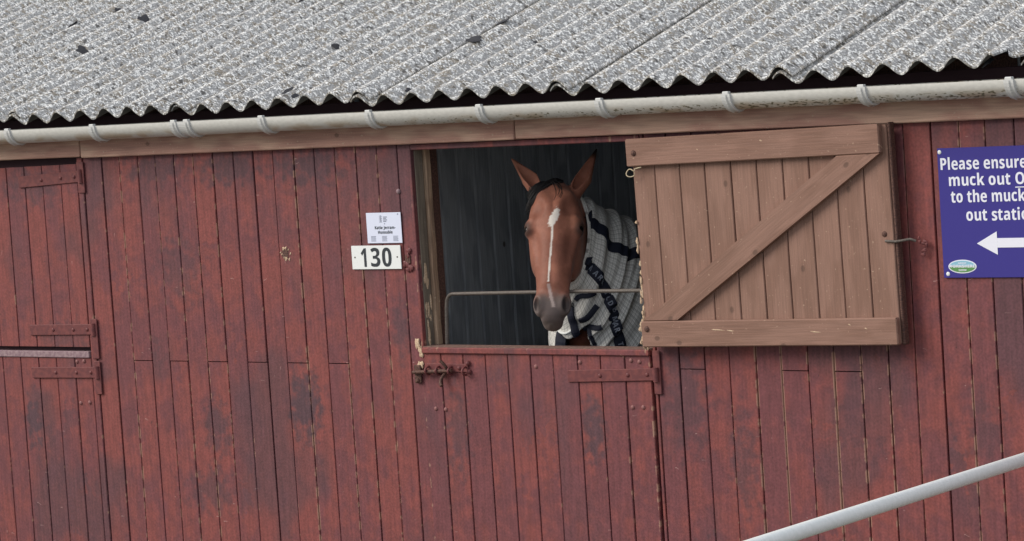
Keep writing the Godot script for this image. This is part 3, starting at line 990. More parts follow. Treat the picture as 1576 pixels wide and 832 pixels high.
func build_signs() -> void:
	# stable number
	var n := thing("number_plate", "white plate with the black number 130 beside the opening", "number sign", Vector3(-0.837, 1.611, 0.004))
	part("plate", box(Vector3(0, 0, 0), Vector3(0.267, 0.098, 0.004), 0.001), M.white, n)
	letters(n, "digit", "1", Vector3(0.052, 0.0105, 0.0046), 0.077, 0.028, M.ink)
	letters(n, "digit", "3", Vector3(0.105, 0.0105, 0.0046), 0.077, 0.050, M.ink)
	letters(n, "digit", "0", Vector3(0.167, 0.0105, 0.0046), 0.077, 0.050, M.ink)
	for sx in [0.018, 0.248]:
		var st := begin(); dome(st, Vector3(sx, 0.05, 0.004), 0.004, 0.002)
		part("screw", done(st), M.steel, n)
	# name card
	var p := thing("paper_notice", "small white paper card pinned above the number plate", "notice", Vector3(-0.745, 1.7185, 0.004))
	part("sheet", box(Vector3(0, 0, 0), Vector3(0.187, 0.126, 0.0016), 0.0003), M.paper, p)
	letters(p, "lettering", "Katie Jerram-", Vector3(0.044, 0.058, 0.002), 0.0125, 0.112, M.ink, 0.0006)
	letters(p, "lettering", "Hunnable", Vector3(0.060, 0.039, 0.002), 0.0125, 0.078, M.ink, 0.0006)
	letters(p, "lettering", "in", Vector3(0.096, 0.078, 0.002), 0.005, -1, M.ink_soft, 0.0006, 400)
	var em := begin()
	for k in 12:
		cbox(em, Vector3(0.070 + 0.006 * (k % 2) , 0.086 + 0.0025 * k, 0.0018), Vector3(0.086 - 0.003 * (k % 3), 0.0876 + 0.0025 * k, 0.0022), 0.0001)
	for k in 4:
		cbox(em, Vector3(0.092, 0.088 + 0.006 * k, 0.0018), Vector3(0.108 + 0.005 * (k % 2), 0.0915 + 0.006 * k, 0.0022), 0.0001)
	part("emblem", done(em), M.ink_soft, p)
	em = begin()
	for c in [0.020, 0.080, 0.140]:
		for k in 5:
			cbox(em, Vector3(c, 0.008 + 0.0048 * k, 0.0018), Vector3(c + 0.027 - 0.002 * (k % 2), 0.0102 + 0.0048 * k, 0.0022), 0.0001)
	part("small_print", done(em), M.ink_soft, p)
	letters(p, "lettering", "29", Vector3(0.168, 0.116, 0.002), 0.005, -1, M.ink_soft, 0.0006)
	# blue direction sign
	var s := thing("direction_sign", "blue rectangular sign with white lettering and a white left arrow", "sign", Vector3(1.981, 1.5605, 0.004))
	var pl := part("panel", box(Vector3(0, 0, 0), Vector3(0.52, 0.466, 0.005), 0.001), M.blue, s)
	pl.set_meta("label", "plain blue panel")
	var z := 0.0056
	letters(s, "lettering", "Please ensure", Vector3(0.012, 0.3885, z), 0.042, 0.346, M.sign_white)
	letters(s, "lettering", "muck out O", Vector3(0.043, 0.330, z), 0.042, 0.304, M.sign_white)
	part("underline", box(Vector3(0.309, 0.318, 0.0052), Vector3(0.349, 0.3215, 0.0066), 0.0003), M.sign_white, s)
	letters(s, "lettering", "to the muck", Vector3(0.047, 0.2705, z), 0.042, 0.300, M.sign_white)
	letters(s, "lettering", "out station", Vector3(0.106, 0.2045, z), 0.042, 0.282, M.sign_white)
	var st := begin()
	var az := 0.0066
	quad(st, Vector3(0.143, 0.1225, az), Vector3(0.225, 0.0815, az), Vector3(0.225, 0.1645, az), Vector3(0.225, 0.1645, az))
	quad(st, Vector3(0.2251, 0.107, az), Vector3(0.46, 0.107, az), Vector3(0.46, 0.1405, az), Vector3(0.2251, 0.1405, az))
	var o2 := [Vector3(0.143, 0.1225, 0), Vector3(0.225, 0.0815, 0), Vector3(0.225, 0.107, 0), Vector3(0.46, 0.107, 0), Vector3(0.46, 0.1405, 0), Vector3(0.225, 0.1405, 0), Vector3(0.225, 0.1645, 0)]
	for i in 7:
		var a: Vector3 = o2[i]; var c: Vector3 = o2[(i + 1) % 7]
		quad(st, a + Vector3(0, 0, 0.0052), c + Vector3(0, 0, 0.0052), c + Vector3(0, 0, az), a + Vector3(0, 0, az))
	part("arrow", done(st), M.sign_white, s)
	# oval emblem: pale sky over green fields with lettering
	var ov := func(m: Material, ry: float, rx: float, zz: float, lo: float, hi: float, called: String) -> void:
		var q := begin()
		var pts := []
		for k in 33:
			var a := lerpf(lo, hi, k / 32.0)
			pts.append(Vector3(0.0785 + rx * cos(a), 0.0405 + ry * sin(a), zz))
		var mid: Vector3 = (pts[0] + pts[32]) * 0.5
		for k in 32:
			quad(q, mid, pts[k], pts[k + 1], pts[k + 1])
			quad(q, pts[k] - Vector3(0, 0, zz - 0.0051), pts[k + 1] - Vector3(0, 0, zz - 0.0051), pts[k + 1], pts[k])
		part(called, done(q), m, s)
	ov.call(M.sign_white, 0.0245, 0.0575, 0.0058, 0.0, TAU, "emblem_rim")
	ov.call(M.logo_sky, 0.021, 0.053, 0.0064, 0.12, PI - 0.12, "emblem_sky")
	ov.call(M.logo_green, 0.021, 0.053, 0.0064, PI + 0.02, TAU - 0.02, "emblem_field")
	letters(s, "lettering", "GREAT", Vector3(0.062, 0.050, 0.0066), 0.0055, 0.034, M.sign_white, 0.0006)
	letters(s, "lettering", "YORKSHIRE", Vector3(0.027, 0.0365, 0.0066), 0.0105, 0.103, M.sign_white, 0.0006)
	letters(s, "lettering", "SHOW", Vector3(0.063, 0.0245, 0.0066), 0.0065, 0.032, M.sign_white, 0.0006)
	for p2 in [[0.010, 0.452], [0.018, 0.014], [0.508, 0.452], [0.508, 0.014]]:
		st = begin(); dome(st, Vector3(p2[0], p2[1], 0.005), 0.008, 0.003)
		part("screw_cap", done(st), M.white, s)

# ---------------------------------------------------------------- the horse
var hX: Vector3
var hY: Vector3
var hZ: Vector3
var hO: Vector3
var sec := []          # [Y, half width, front, back]
var secT := []

func prepare_head() -> void:
	hO = Vector3(0.196, 1.391, 0.0135)
	var top := Vector3(0.071, 1.928, -0.230)
	hY = (top - hO).normalized()
	var r := Vector3(0.78518, -0.06616, -0.61572)
	var d := Vector3(-0.61923, -0.07281, -0.78183)
	var turn := deg_to_rad(7.0)
	var z := -d * cos(turn) - r * sin(turn)
	hZ = (z - hY * z.dot(hY)).normalized()
	hX = hY.cross(hZ)
	sec = [[-0.012, 0.012, 0.012, -0.030], [0.0, 0.036, 0.030, -0.044], [0.02, 0.048, 0.044, -0.052], [0.05, 0.060, 0.052, -0.058], [0.09, 0.067, 0.054, -0.058], [0.13, 0.067, 0.053, -0.058], [0.18, 0.067, 0.054, -0.068], [0.24, 0.073, 0.058, -0.088], [0.30, 0.084, 0.063, -0.115], [0.36, 0.097, 0.067, -0.145], [0.42, 0.108, 0.069, -0.165], [0.47, 0.110, 0.066, -0.160], [0.52, 0.104, 0.056, -0.140], [0.57, 0.086, 0.038, -0.115], [0.61, 0.058, 0.014, -0.095], [0.64, 0.030, -0.015, -0.075], [0.65, 0.012, -0.03, -0.06]]
	secT = []
	for i in 133:
		var y := -0.012 + 0.662 * i / 132.0
		var k := 0
		while k < sec.size() - 2 and sec[k + 1][0] < y: k += 1
		var t: float = clampf((y - sec[k][0]) / (sec[k + 1][0] - sec[k][0]), 0, 1)
		var e := []
		for c in [1, 2, 3]:
			var p0: float = sec[maxi(k - 1, 0)][c]
			var p1: float = sec[k][c]
			var p2: float = sec[k + 1][c]
			var p3: float = sec[mini(k + 2, sec.size() - 1)][c]
			e.append(0.5 * (2 * p1 + (p2 - p0) * t + (2 * p0 - 5 * p1 + 4 * p2 - p3) * t * t + (3 * p1 - p0 - 3 * p2 + p3) * t * t * t))
		secT.append(e)

func smin(a: float, b: float, k: float) -> float:
	var h := maxf(k - absf(a - b), 0.0) / k
	return minf(a, b) - h * h * k * 0.25

func ell(p: Vector3, c: Vector3, r: Vector3) -> float:
	var q := (p - c) / r
	var l := q.length()
	var g := (q / r).length()
	return l * (l - 1.0) / maxf(g, 1e-6)

func cap(p: Vector3, a: Vector3, b: Vector3, ra: float, rb: float) -> float:
	var ab := b - a
	var t := clampf((p - a).dot(ab) / ab.length_squared(), 0.0, 1.0)
	return p.distance_to(a + ab * t) - lerpf(ra, rb, t)

# head in its own axes: x to the horse's left, y from lips to poll, z out of the face
func head_sdf(p: Vector3) -> float:
	var fy := clampf((p.y + 0.012) / 0.662 * 132.0, 0.0, 131.99)
	var i := int(fy)
	var t := fy - i
	var e0: Array = secT[i]
	var e1: Array = secT[i + 1]
	var w := lerpf(e0[0], e1[0], t)
	var f := lerpf(e0[1], e1[1], t)
	var bk := lerpf(e0[2], e1[2], t)
	var zc := lerpf(bk, f, 0.56)
	var hh := (f - zc) if p.z > zc else (zc - bk)
	# the face narrows towards the front, the jaws towards the back
	var zz := (p.z - zc) / hh
	var ax := absf(p.x)
	var ww := w * (1.0 - 0.10 * maxf(zz, 0.0) - 0.16 * maxf(-zz, 0.0))
	var q := pow(pow(ax / ww, 2.4) + pow(absf(zz), 2.4), 1.0 / 2.4)
	var d := (q - 1.0) * minf(ww, hh) * 0.9
	var over := maxf(-0.012 - p.y, p.y - 0.65)
	if over > 0: d = maxf(d, 0.0) + over
	var m := Vector3(ax, p.y, p.z)
	if p.y > 0.08 and p.y < 0.64:
		d = smin(d, ell(m, Vector3(0.064, 0.36, -0.095), Vector3(0.042, 0.115, 0.085)), 0.03)       # cheek
		d = smin(d, ell(m, Vector3(0.092, 0.425, 0.016), Vector3(0.030, 0.036, 0.030)), 0.02)        # orbit
		d = smin(d, cap(m, Vector3(0.081, 0.462, 0.030), Vector3(0.101, 0.448, 0.008), 0.013, 0.011), 0.02)  # brow
		d = smin(d, cap(m, Vector3(0.078, 0.385, 0.012), Vector3(0.056, 0.255, 0.018), 0.012, 0.007), 0.025) # facial crest
		d = smin(d, cap(m, Vector3(0.0, 0.46, 0.040), Vector3(0.012, 0.17, 0.036), 0.028, 0.022), 0.03)      # nasal bone
		d = smin(d, cap(m, Vector3(0.070, 0.30, 0.030), Vector3(0.060, 0.19, -0.010), 0.005, 0.004), 0.012)    # vein
		d = smin(d, cap(m, Vector3(0.060, 0.19, -0.010), Vector3(0.052, 0.15, 0.020), 0.004, 0.003), 0.012)
		d = smin(d, cap(m, Vector3(0.018, 0.505, 0.050), Vector3(0.050, 0.56, 0.020), 0.020, 0.016), 0.03)    # temples
		d = -smin(-d, ell(m, Vector3(0.072, 0.500, 0.066), Vector3(0.020, 0.026, 0.022)), 0.03)      # hollow above the eye
		d = -smin(-d, ell(m, Vector3(0.085, 0.325, 0.052), Vector3(0.022, 0.07, 0.020)), 0.03)       # flat below the eye
		d = -smin(-d, ell(m, Vector3(0.118, 0.424, 0.024), Vector3(0.016, 0.011, 0.018)), 0.008)     # lid opening
	if p.y <= 0.22:
		d = smin(d, ell(m, Vector3(0.048, 0.074, 0.022), Vector3(0.026, 0.046, 0.034)), 0.02)        # nostril wing
		d = -smin(-d, ell(m, Vector3(0.061, 0.066, 0.048), Vector3(0.013, 0.036, 0.026)), 0.008)     # nostril
		d = smin(d, ell(m, Vector3(0.0, 0.0, -0.026), Vector3(0.036, 0.024, 0.030)), 0.02)           # chin
		d = -smin(-d, cap(m, Vector3(0.040, 0.012, 0.030), Vector3(0.064, 0.034, -0.030), 0.004, 0.004), 0.008)  # mouth
	if p.y > 0.5:
		# ears: a flattened tapering cup, turned outwards
		var a := Vector3(0.062, 0.585, -0.045)
		var bb := Vector3(0.108, 0.655, -0.040)
		var c := Vector3(0.186, 0.742, -0.035) if p.x < 0 else Vector3(0.160, 0.772, -0.035)
		var e := m
		var o := minf(cap(e, a, bb, 0.030, 0.034), cap(e, bb, c, 0.034, 0.004))
		var cup := Vector3(-0.004, 0.006, 0.024)
		var inn := minf(cap(e, a + Vector3(0.018, 0.03, 0.022), bb + cup, 0.015, 0.029), cap(e, bb + cup, c + Vector3(0, -0.012, 0.020), 0.029, 0.004))
		var back := maxf(o, 0.0)
		o = maxf(o, -inn)
		d = smin(d, o, 0.016)
	return d

func neck_sdf(p: Vector3) -> float:
	var d := 9.0
	var tp := [Vector3(0.075, 1.80, -0.33), Vector3(0.062, 1.71, -0.52), Vector3(0.06, 1.60, -0.76), Vector3(0.06, 1.52, -1.05)]
	var rt := [0.062, 0.060, 0.07, 0.10]
	var bt := [Vector3(0.075, 1.64, -0.27), Vector3(0.062, 1.44, -0.36), Vector3(0.06, 1.28, -0.45), Vector3(0.06, 1.15, -0.62)]
	var rb := [0.066, 0.090, 0.135, 0.19]
	for i in 3:
		d = smin(d, cap(p, tp[i], tp[i + 1], rt[i], rt[i + 1]), 0.04)
		d = smin(d, cap(p, bt[i], bt[i + 1], rb[i], rb[i + 1]), 0.05)
		d = smin(d, cap(p, (tp[i] + bt[i]) * 0.5, (tp[i + 1] + bt[i + 1]) * 0.5, rt[i], rb[i + 1] * 0.9), 0.06)
	return d

func body_sdf(p: Vector3) -> float:
	var d := neck_sdf(p)
	if p.y > 0.55:
		d = smin(d, cap(p, Vector3(0.06, 1.22, -0.95), Vector3(0.06, 1.17, -1.6), 0.27, 0.29), 0.1)
		d = smin(d, cap(p, Vector3(0.06, 1.17, -1.6), Vector3(0.06, 1.28, -2.35), 0.29, 0.27), 0.1)
		d = smin(d, ell(p, Vector3(0.06, 1.30, -2.38), Vector3(0.27, 0.28, 0.28)), 0.08)
		d = smin(d, cap(p, Vector3(0.06, 1.42, -2.62), Vector3(0.06, 0.75, -2.78), 0.03, 0.035), 0.04)      # tail
	for s in [-1.0, 1.0]:
		var x: float = 0.06 + 0.14 * s
		var f := cap(p, Vector3(x, 1.08, -0.72), Vector3(x, 0.80, -0.70), 0.12, 0.075)
		f = smin(f, cap(p, Vector3(x, 0.80, -0.70), Vector3(x, 0.47, -0.68), 0.075, 0.046), 0.04)
		f = smin(f, cap(p, Vector3(x, 0.47, -0.68), Vector3(x, 0.20, -0.69), 0.044, 0.034), 0.02)
		f = smin(f, cap(p, Vector3(x, 0.20, -0.69), Vector3(x, 0.10, -0.65), 0.038, 0.040), 0.02)
		f = smin(f, cap(p, Vector3(x, 0.095, -0.64), Vector3(x, 0.085, -0.62), 0.052, 0.055), 0.02)
		d = smin(d, f, 0.06)
		var h := cap(p, Vector3(x, 1.20, -2.35), Vector3(x + 0.02 * s, 0.88, -2.20), 0.19, 0.11)
		h = smin(h, cap(p, Vector3(x + 0.02 * s, 0.88, -2.20), Vector3(x, 0.56, -2.52), 0.10, 0.055), 0.05)
		h = smin(h, cap(p, Vector3(x, 0.56, -2.52), Vector3(x, 0.20, -2.46), 0.050, 0.037), 0.03)
		h = smin(h, cap(p, Vector3(x, 0.20, -2.46), Vector3(x, 0.10, -2.41), 0.040, 0.042), 0.02)
		h = smin(h, cap(p, Vector3(x, 0.095, -2.40), Vector3(x, 0.085, -2.38), 0.052, 0.055), 0.02)
		d = smin(d, h, 0.06)
	return d

func old_y(y: float) -> float:
	return y / 0.924 if y < 0.388 else 0.42 + (y - 0.388) / 1.074

func new_y(y: float) -> float:
	return y * 0.924 if y < 0.42 else 0.388 + (y - 0.42) * 1.074

func head_field(p: Vector3) -> float:
	# p in head axes
	var d := head_sdf(Vector3(p.x, old_y(p.y), p.z))
	if p.z < 0.02 and p.y > 0.1:
		var w := hO + hX * p.x + hY * p.y + hZ * p.z
		d = smin(d, neck_sdf(w), 0.045)
	return d

# surface nets: cells in blocks of eight, blocks far from the surface are skipped
func nets(field: Callable, lo: Vector3, hi: Vector3, cs: float, V: PackedVector3Array, I: PackedInt32Array) -> void:
	var nb := ((hi - lo) / (cs * 8)).ceil()
	var n := Vector3i(int(nb.x) * 8 + 1, int(nb.y) * 8 + 1, int(nb.z) * 8 + 1)
	var F := PackedFloat32Array(); F.resize(n.x * n.y * n.z); F.fill(99.0)
	var sx := n.y * n.z
	var sy := n.z
	var active := []
	for bx in int(nb.x):
		for by in int(nb.y):
			for bz in int(nb.z):
				var c := lo + (Vector3(bx, by, bz) * 8 + Vector3(4, 4, 4)) * cs
				if absf(field.call(c)) < cs * 4 * 1.9: active.append(Vector3i(bx, by, bz))
	for a in active:
		for i in range(a.x * 8, a.x * 8 + 9):
			for j in range(a.y * 8, a.y * 8 + 9):
				for k in range(a.z * 8, a.z * 8 + 9):
					var q := i * sx + j * sy + k
					if F[q] > 98.0: F[q] = field.call(lo + Vector3(i, j, k) * cs)
	var id := {}
	var off := PackedInt32Array([0, 1, sy, sy + 1, sx, sx + 1, sx + sy, sx + sy + 1])
	var edges := [[0, 1], [0, 2], [0, 4], [1, 3], [1, 5], [2, 3], [2, 6], [3, 7], [4, 5], [4, 6], [5, 7], [6, 7]]
	var corner := [Vector3(0, 0, 0), Vector3(0, 0, 1), Vector3(0, 1, 0), Vector3(0, 1, 1), Vector3(1, 0, 0), Vector3(1, 0, 1), Vector3(1, 1, 0), Vector3(1, 1, 1)]
	for a in active:
		for i in range(a.x * 8, a.x * 8 + 8):
			for j in range(a.y * 8, a.y * 8 + 8):
				for k in range(a.z * 8, a.z * 8 + 8):
					var q := i * sx + j * sy + k
					var neg := 0
					for e in 8:
						if F[q + off[e]] < 0: neg += 1
					if neg == 0 or neg == 8: continue
					var s := Vector3.ZERO
					var m := 0
					for e in edges:
						var fa := F[q + off[e[0]]]
						var fb := F[q + off[e[1]]]
						if (fa < 0) != (fb < 0):
							s += (corner[e[0]] as Vector3).lerp(corner[e[1]], fa / (fa - fb))
							m += 1
					id[q] = V.size()
					V.append(lo + (Vector3(i, j, k) + s / m) * cs)
	for q in id:
		var f0 := F[q]
		var pair := [[sx, sy, 1], [sy, 1, sx], [1, sx, sy]]
		for e in pair:
			var f1: float = F[q + e[0]] if q + e[0] < F.size() else 99.0
			if (f0 < 0) == (f1 < 0): continue
			var c0 = id.get(q, -1)
			var c1 = id.get(q - e[1], -1)
			var c2 = id.get(q - e[1] - e[2], -1)
			var c3 = id.get(q - e[2], -1)
			if c1 < 0 or c2 < 0 or c3 < 0: continue
			if f0 < 0: I.append_array(PackedInt32Array([c0, c2, c1, c0, c3, c2]))
			else: I.append_array(PackedInt32Array([c0, c1, c2, c0, c2, c3]))

func coat(p: Vector3, nz: FastNoiseLite) -> Color:
	# p in head axes; natural markings of a bay with a star, a thin stripe and a snip
	var n := nz.get_noise_3dv(p * 160.0) * 0.5 + nz.get_noise_3dv(p * 45.0) * 0.5
	var c := lin(158, 104, 86).lerp(lin(138, 88, 72), clampf(0.5 + n, 0, 1))
	var lo := nz.get_noise_3dv(p * 14.0)
	c = c.lerp(lin(112, 72, 60), clampf(0.25 + lo * 1.1, 0.0, 0.6))
	c = c.lerp(lin(170, 116, 94), clampf(-lo * 0.9 - 0.05, 0.0, 0.45))
	var muz := smooth(0.142, 0.078, p.y + 0.022 * n + 0.25 * maxf(0.0, absf(p.x) - 0.05))
	c = c.lerp(lin(86, 80, 78), muz * 0.92)
	var ax := absf(p.x)
	var eye := Vector3(ax - 0.107, p.y - 0.424, p.z - 0.02).length()
	c = c.lerp(lin(52, 42, 40), smooth(0.044, 0.022, eye + 0.006 * n) * 0.85)
	# dark nostril hollows have dark skin
	c = c.lerp(lin(34, 28, 30), smooth(0.030, 0.016, Vector3((ax - 0.058) * 1.3, (p.y - 0.066) * 0.8, p.z - 0.048).length()) * 0.9)
	if p.y > 0.60 and ax > 0.05:
		c = c.lerp(lin(30, 26, 26), smooth(0.725, 0.76, p.y + 0.01 * n))
	if p.z > 0.02 and p.y < 0.56:
		var j := nz.get_noise_3dv(p * 260.0)
		var star := Vector2((p.x - 0.006 - 0.35 * (p.y - 0.455)) / 0.017, (p.y - 0.452) / 0.038).length() + 0.35 * j
		var a := smooth(1.15, 0.85, star)
		var sx := 0.0 - 0.012 * smooth(0.42, 0.15, p.y)
		var wdt := 0.0028 + 0.0022 * j
		if p.y > 0.165 and p.y < 0.45: a = maxf(a, smooth(wdt + 0.002, wdt - 0.001, absf(p.x - sx)))
		c = c.lerp(lin(222, 216, 208), a * 0.95)
		if p.y > 0.05 and p.y < 0.155:
			var sn := smooth(0.009, 0.004, absf(p.x - (-0.012 + 0.22 * (0.15 - p.y))) + 0.004 * j)
			c = c.lerp(lin(168, 152, 148), sn * 0.75)
	return c

func build_horse() -> void:
	prepare_head()
	var horse := thing("horse", "bay horse with a white star and stripe looking out over the half door", "horse", Vector3(0.06, 0.03, -1.5))
	var back := -horse.position
	var nz := FastNoiseLite.new()
	nz.seed = 4; nz.frequency = 0.35
	var V := PackedVector3Array()
	var I := PackedInt32Array()
	nets(head_field, Vector3(-0.215, -0.045, -0.26), Vector3(0.215, 0.82, 0.115), 0.0042, V, I)
	var nh := V.size()
	var C := PackedColorArray()
	for i in nh:
		C.append(coat(Vector3(V[i].x, old_y(V[i].y), V[i].z), nz))
		V[i] = hO + hX * V[i].x + hY * V[i].y + hZ * V[i].z
	nets(body_sdf, Vector3(-0.36, 0.02, -2.95), Vector3(0.48, 1.82, -0.18), 0.02, V, I)
	for i in range(nh, V.size()):
		var n := nz.get_noise_3dv(V[i] * 60.0)
		var c := lin(100, 56, 42).lerp(lin(78, 44, 34), clampf(0.5 + n, 0, 1))
		c = c.lerp(lin(30, 26, 26), smooth(0.62, 0.42, V[i].y + 0.04 * n))
		C.append(c)
	var N := PackedVector3Array(); N.resize(V.size())
	for k in range(0, I.size(), 3):
		var nn := (V[I[k + 2]] - V[I[k]]).cross(V[I[k + 1]] - V[I[k]])
		for e in 3: N[I[k + e]] += nn
	for i in V.size():
		N[i] = N[i].normalized()
		V[i] += back
	var arr := []
	arr.resize(Mesh.ARRAY_MAX)
	arr[Mesh.ARRAY_VERTEX] = V
	arr[Mesh.ARRAY_NORMAL] = N
	arr[Mesh.ARRAY_COLOR] = C
	arr[Mesh.ARRAY_INDEX] = I
	var am := ArrayMesh.new()
	am.add_surface_from_arrays(Mesh.PRIMITIVE_TRIANGLES, arr)
	var cm := mat(Color.WHITE, 0.55)
	cm.vertex_color_use_as_albedo = true
	cm.metallic_specular = 0.3
	var hn := FastNoiseLite.new()
	hn.seed = 9; hn.frequency = 0.06; hn.fractal_octaves = 3
	var ht := NoiseTexture2D.new()
	ht.width = 256; ht.height = 256; ht.seamless = true; ht.noise = hn
	ht.as_normal_map = true
	ht.bump_strength = 3.0
	cm.normal_enabled = true
	cm.normal_texture = ht
	cm.normal_scale = 0.35
	cm.uv1_triplanar = true
	cm.uv1_scale = Vector3(9, 5, 9)
	cm.rim_enabled = true
	cm.rim = 0.15
	part("body", am, cm, horse)
	# eyes
	var em := mat(rgb(18, 13, 12), 0.22)
	em.metallic_specular = 0.3
	for s in [-1.0, 1.0]:
		var sm := SphereMesh.new()
		sm.radius = 0.0185; sm.height = 0.037; sm.radial_segments = 24; sm.rings = 12
		var e := part("eye", sm, em, horse)
		e.position = hO + hX * (0.1000 * s) + hY * new_y(0.424) + hZ * 0.017 + back
	# forelock swept over to the near side of the poll
	var st := begin()
	for k in 150:
		var a := rng.randf()
		var p0 := Vector3(lerpf(-0.040, 0.028, a), 0.628 + rng.randf_range(-0.012, 0.012), -0.035 + rng.randf_range(-0.02, 0.012))
		var p3 := Vector3(-0.112 + rng.randf_range(-0.012, 0.026), 0.566 + rng.randf_range(-0.045, 0.030), -0.012 + rng.randf_range(-0.035, 0.022))
		if k > 145: p3 = Vector3(rng.randf_range(0.0, 0.03), 0.52 + rng.randf_range(0, 0.03), 0.062)
		var p1 := p0 + Vector3(-0.012, 0.022, 0.026)
		var p2 := p3 + Vector3(0.035, 0.045, 0.014)
		var pts := []
		var rad := []
		for j in 8:
			var t := j / 7.0
			var q := p0 * pow(1 - t, 3) + p1 * 3 * t * pow(1 - t, 2) + p2 * 3 * t * t * (1 - t) + p3 * t * t * t
			# keep the lock on the skin
			for it in 3:
				var dd := head_sdf(q)     # q in the table's own heights
				if dd < 0.003: q += Vector3(q.x * 1.5, 0.25, 0.9).normalized() * (0.004 - dd)
				elif dd > 0.012: q -= Vector3(q.x * 1.5, 0.25, 0.9).normalized() * (dd - 0.010) * 0.6
			pts.append(hO + hX * q.x + hY * new_y(q.y) + hZ * q.z + back)
			rad.append(lerpf(0.0036, 0.0010, t))
		tube(st, pts, rad, 5)
	part("forelock", done(st), M.hair, horse)
	build_rug(horse, back)

var rT := [Vector2(1.885, -0.34), Vector2(1.80, -0.55), Vector2(1.715, -0.78), Vector2(1.66, -1.0), Vector2(1.64, -1.25), Vector2(1.58, -1.6), Vector2(1.60, -2.2), Vector2(1.57, -2.5), Vector2(1.35, -2.76)]
var rB := [Vector2(1.47, -0.22), Vector2(1.29, -0.255), Vector2(1.10, -0.30), Vector2(0.92, -0.40), Vector2(0.80, -0.8), Vector2(0.72, -1.4), Vector2(0.75, -2.1), Vector2(0.85, -2.6), Vector2(1.1, -2.80)]
var rA := [0.108, 0.165, 0.215, 0.255, 0.32, 0.345, 0.34, 0.30, 0.20]

func rug_point(s: float, th: float, out := 0.0) -> Vector3:
	var i := clampi(int(s), 0, 7)
	var t := s - i
	var a: Vector2 = (rT[i] as Vector2).cubic_interpolate(rT[i + 1], rT[maxi(i - 1, 0)], rT[mini(i + 2, 8)], t)
	var b: Vector2 = (rB[i] as Vector2).cubic_interpolate(rB[i + 1], rB[maxi(i - 1, 0)], rB[mini(i + 2, 8)], t)
	var w: float = cubic_interpolate(rA[i], rA[i + 1], rA[maxi(i - 1, 0)], rA[mini(i + 2, 8)], t)
	var c := (a + b) * 0.5
	var v := (a - b) * 0.5
	# cloth gathers: folds that run down from the crest, deeper low on the neck
	var side := absf(sin(th))
	var near := smooth(3.4, 2.2, s)
	var ph := s * 13.0 + 1.4 * sin(th * 1.5) + 0.9 * sin(s * 5.0)
	var fold := (sin(ph) * 0.6 + sin(ph * 1.9 + th * 3.0) * 0.4) * near * (0.3 + 0.7 * side) * 0.015
	fold += 0.006 * sin(th * 9.0 + s * 6.0) * near * smooth(1.6, 2.6, absf(th - PI) * -1.0 + PI)
	var k := 1.0 + (fold + out) / w
	return Vector3(0.06 + w * sin(th) * k, c.x + v.x * cos(th) * k, c.y + v.y * cos(th) * k)

func rug_open(s: float, th: float) -> bool:
	if s > 0.93 and s < 3.3 and th > 2.60 and th < 3.32: return true       # the front of the chest stays bare
	return s >= 3.3 and absf(th - PI) < 0.75

func rug_strip(parent: Node, called: String, path: Array, half: float, out: float, m: Material) -> void:
	# a band of webbing laid on the cloth along points of (s, angle)
	var L := []
	for i in path.size() - 1:
		var n := maxi(2, int((rug_point(path[i].x, path[i].y) - rug_point(path[i + 1].x, path[i + 1].y)).length() / 0.008))
		for k in n: L.append((path[i] as Vector2).lerp(path[i + 1], float(k) / n))
	L.append(path[-1])
	var st := begin()
	var prev := []
	for i in L.size():
		var p := rug_point(L[i].x, L[i].y)
		var nx := rug_point(L[mini(i + 1, L.size() - 1)].x, L[mini(i + 1, L.size() - 1)].y) - rug_point(L[maxi(i - 1, 0)].x, L[maxi(i - 1, 0)].y)
		var du := rug_point(L[i].x + 0.02, L[i].y) - rug_point(L[i].x - 0.02, L[i].y)
		var dv := rug_point(L[i].x, L[i].y + 0.02) - rug_point(L[i].x, L[i].y - 0.02)
		var n := du.cross(dv).normalized()
		if n.dot(p - Vector3(0.06, p.y - 0.05, p.z - 0.1)) < 0: n = -n
		var side := nx.cross(n).normalized() * half
		var row := []
		for k in [-1.0, -0.4, 0.4, 1.0]:
			row.append(p + side * k + n * (out + (0.002 if absf(k) < 0.9 else 0.0)))
		row.append(p + side - n * 0.006)
		row.append(p - side - n * 0.006)
		if i > 0:
			for k in 6:
				quad(st, prev[k], row[k], row[(k + 1) % 6], prev[(k + 1) % 6])
		prev = row
	var o := part(called, done(st), m, parent)
	o.position = -(parent.get_parent() as Node3D).position

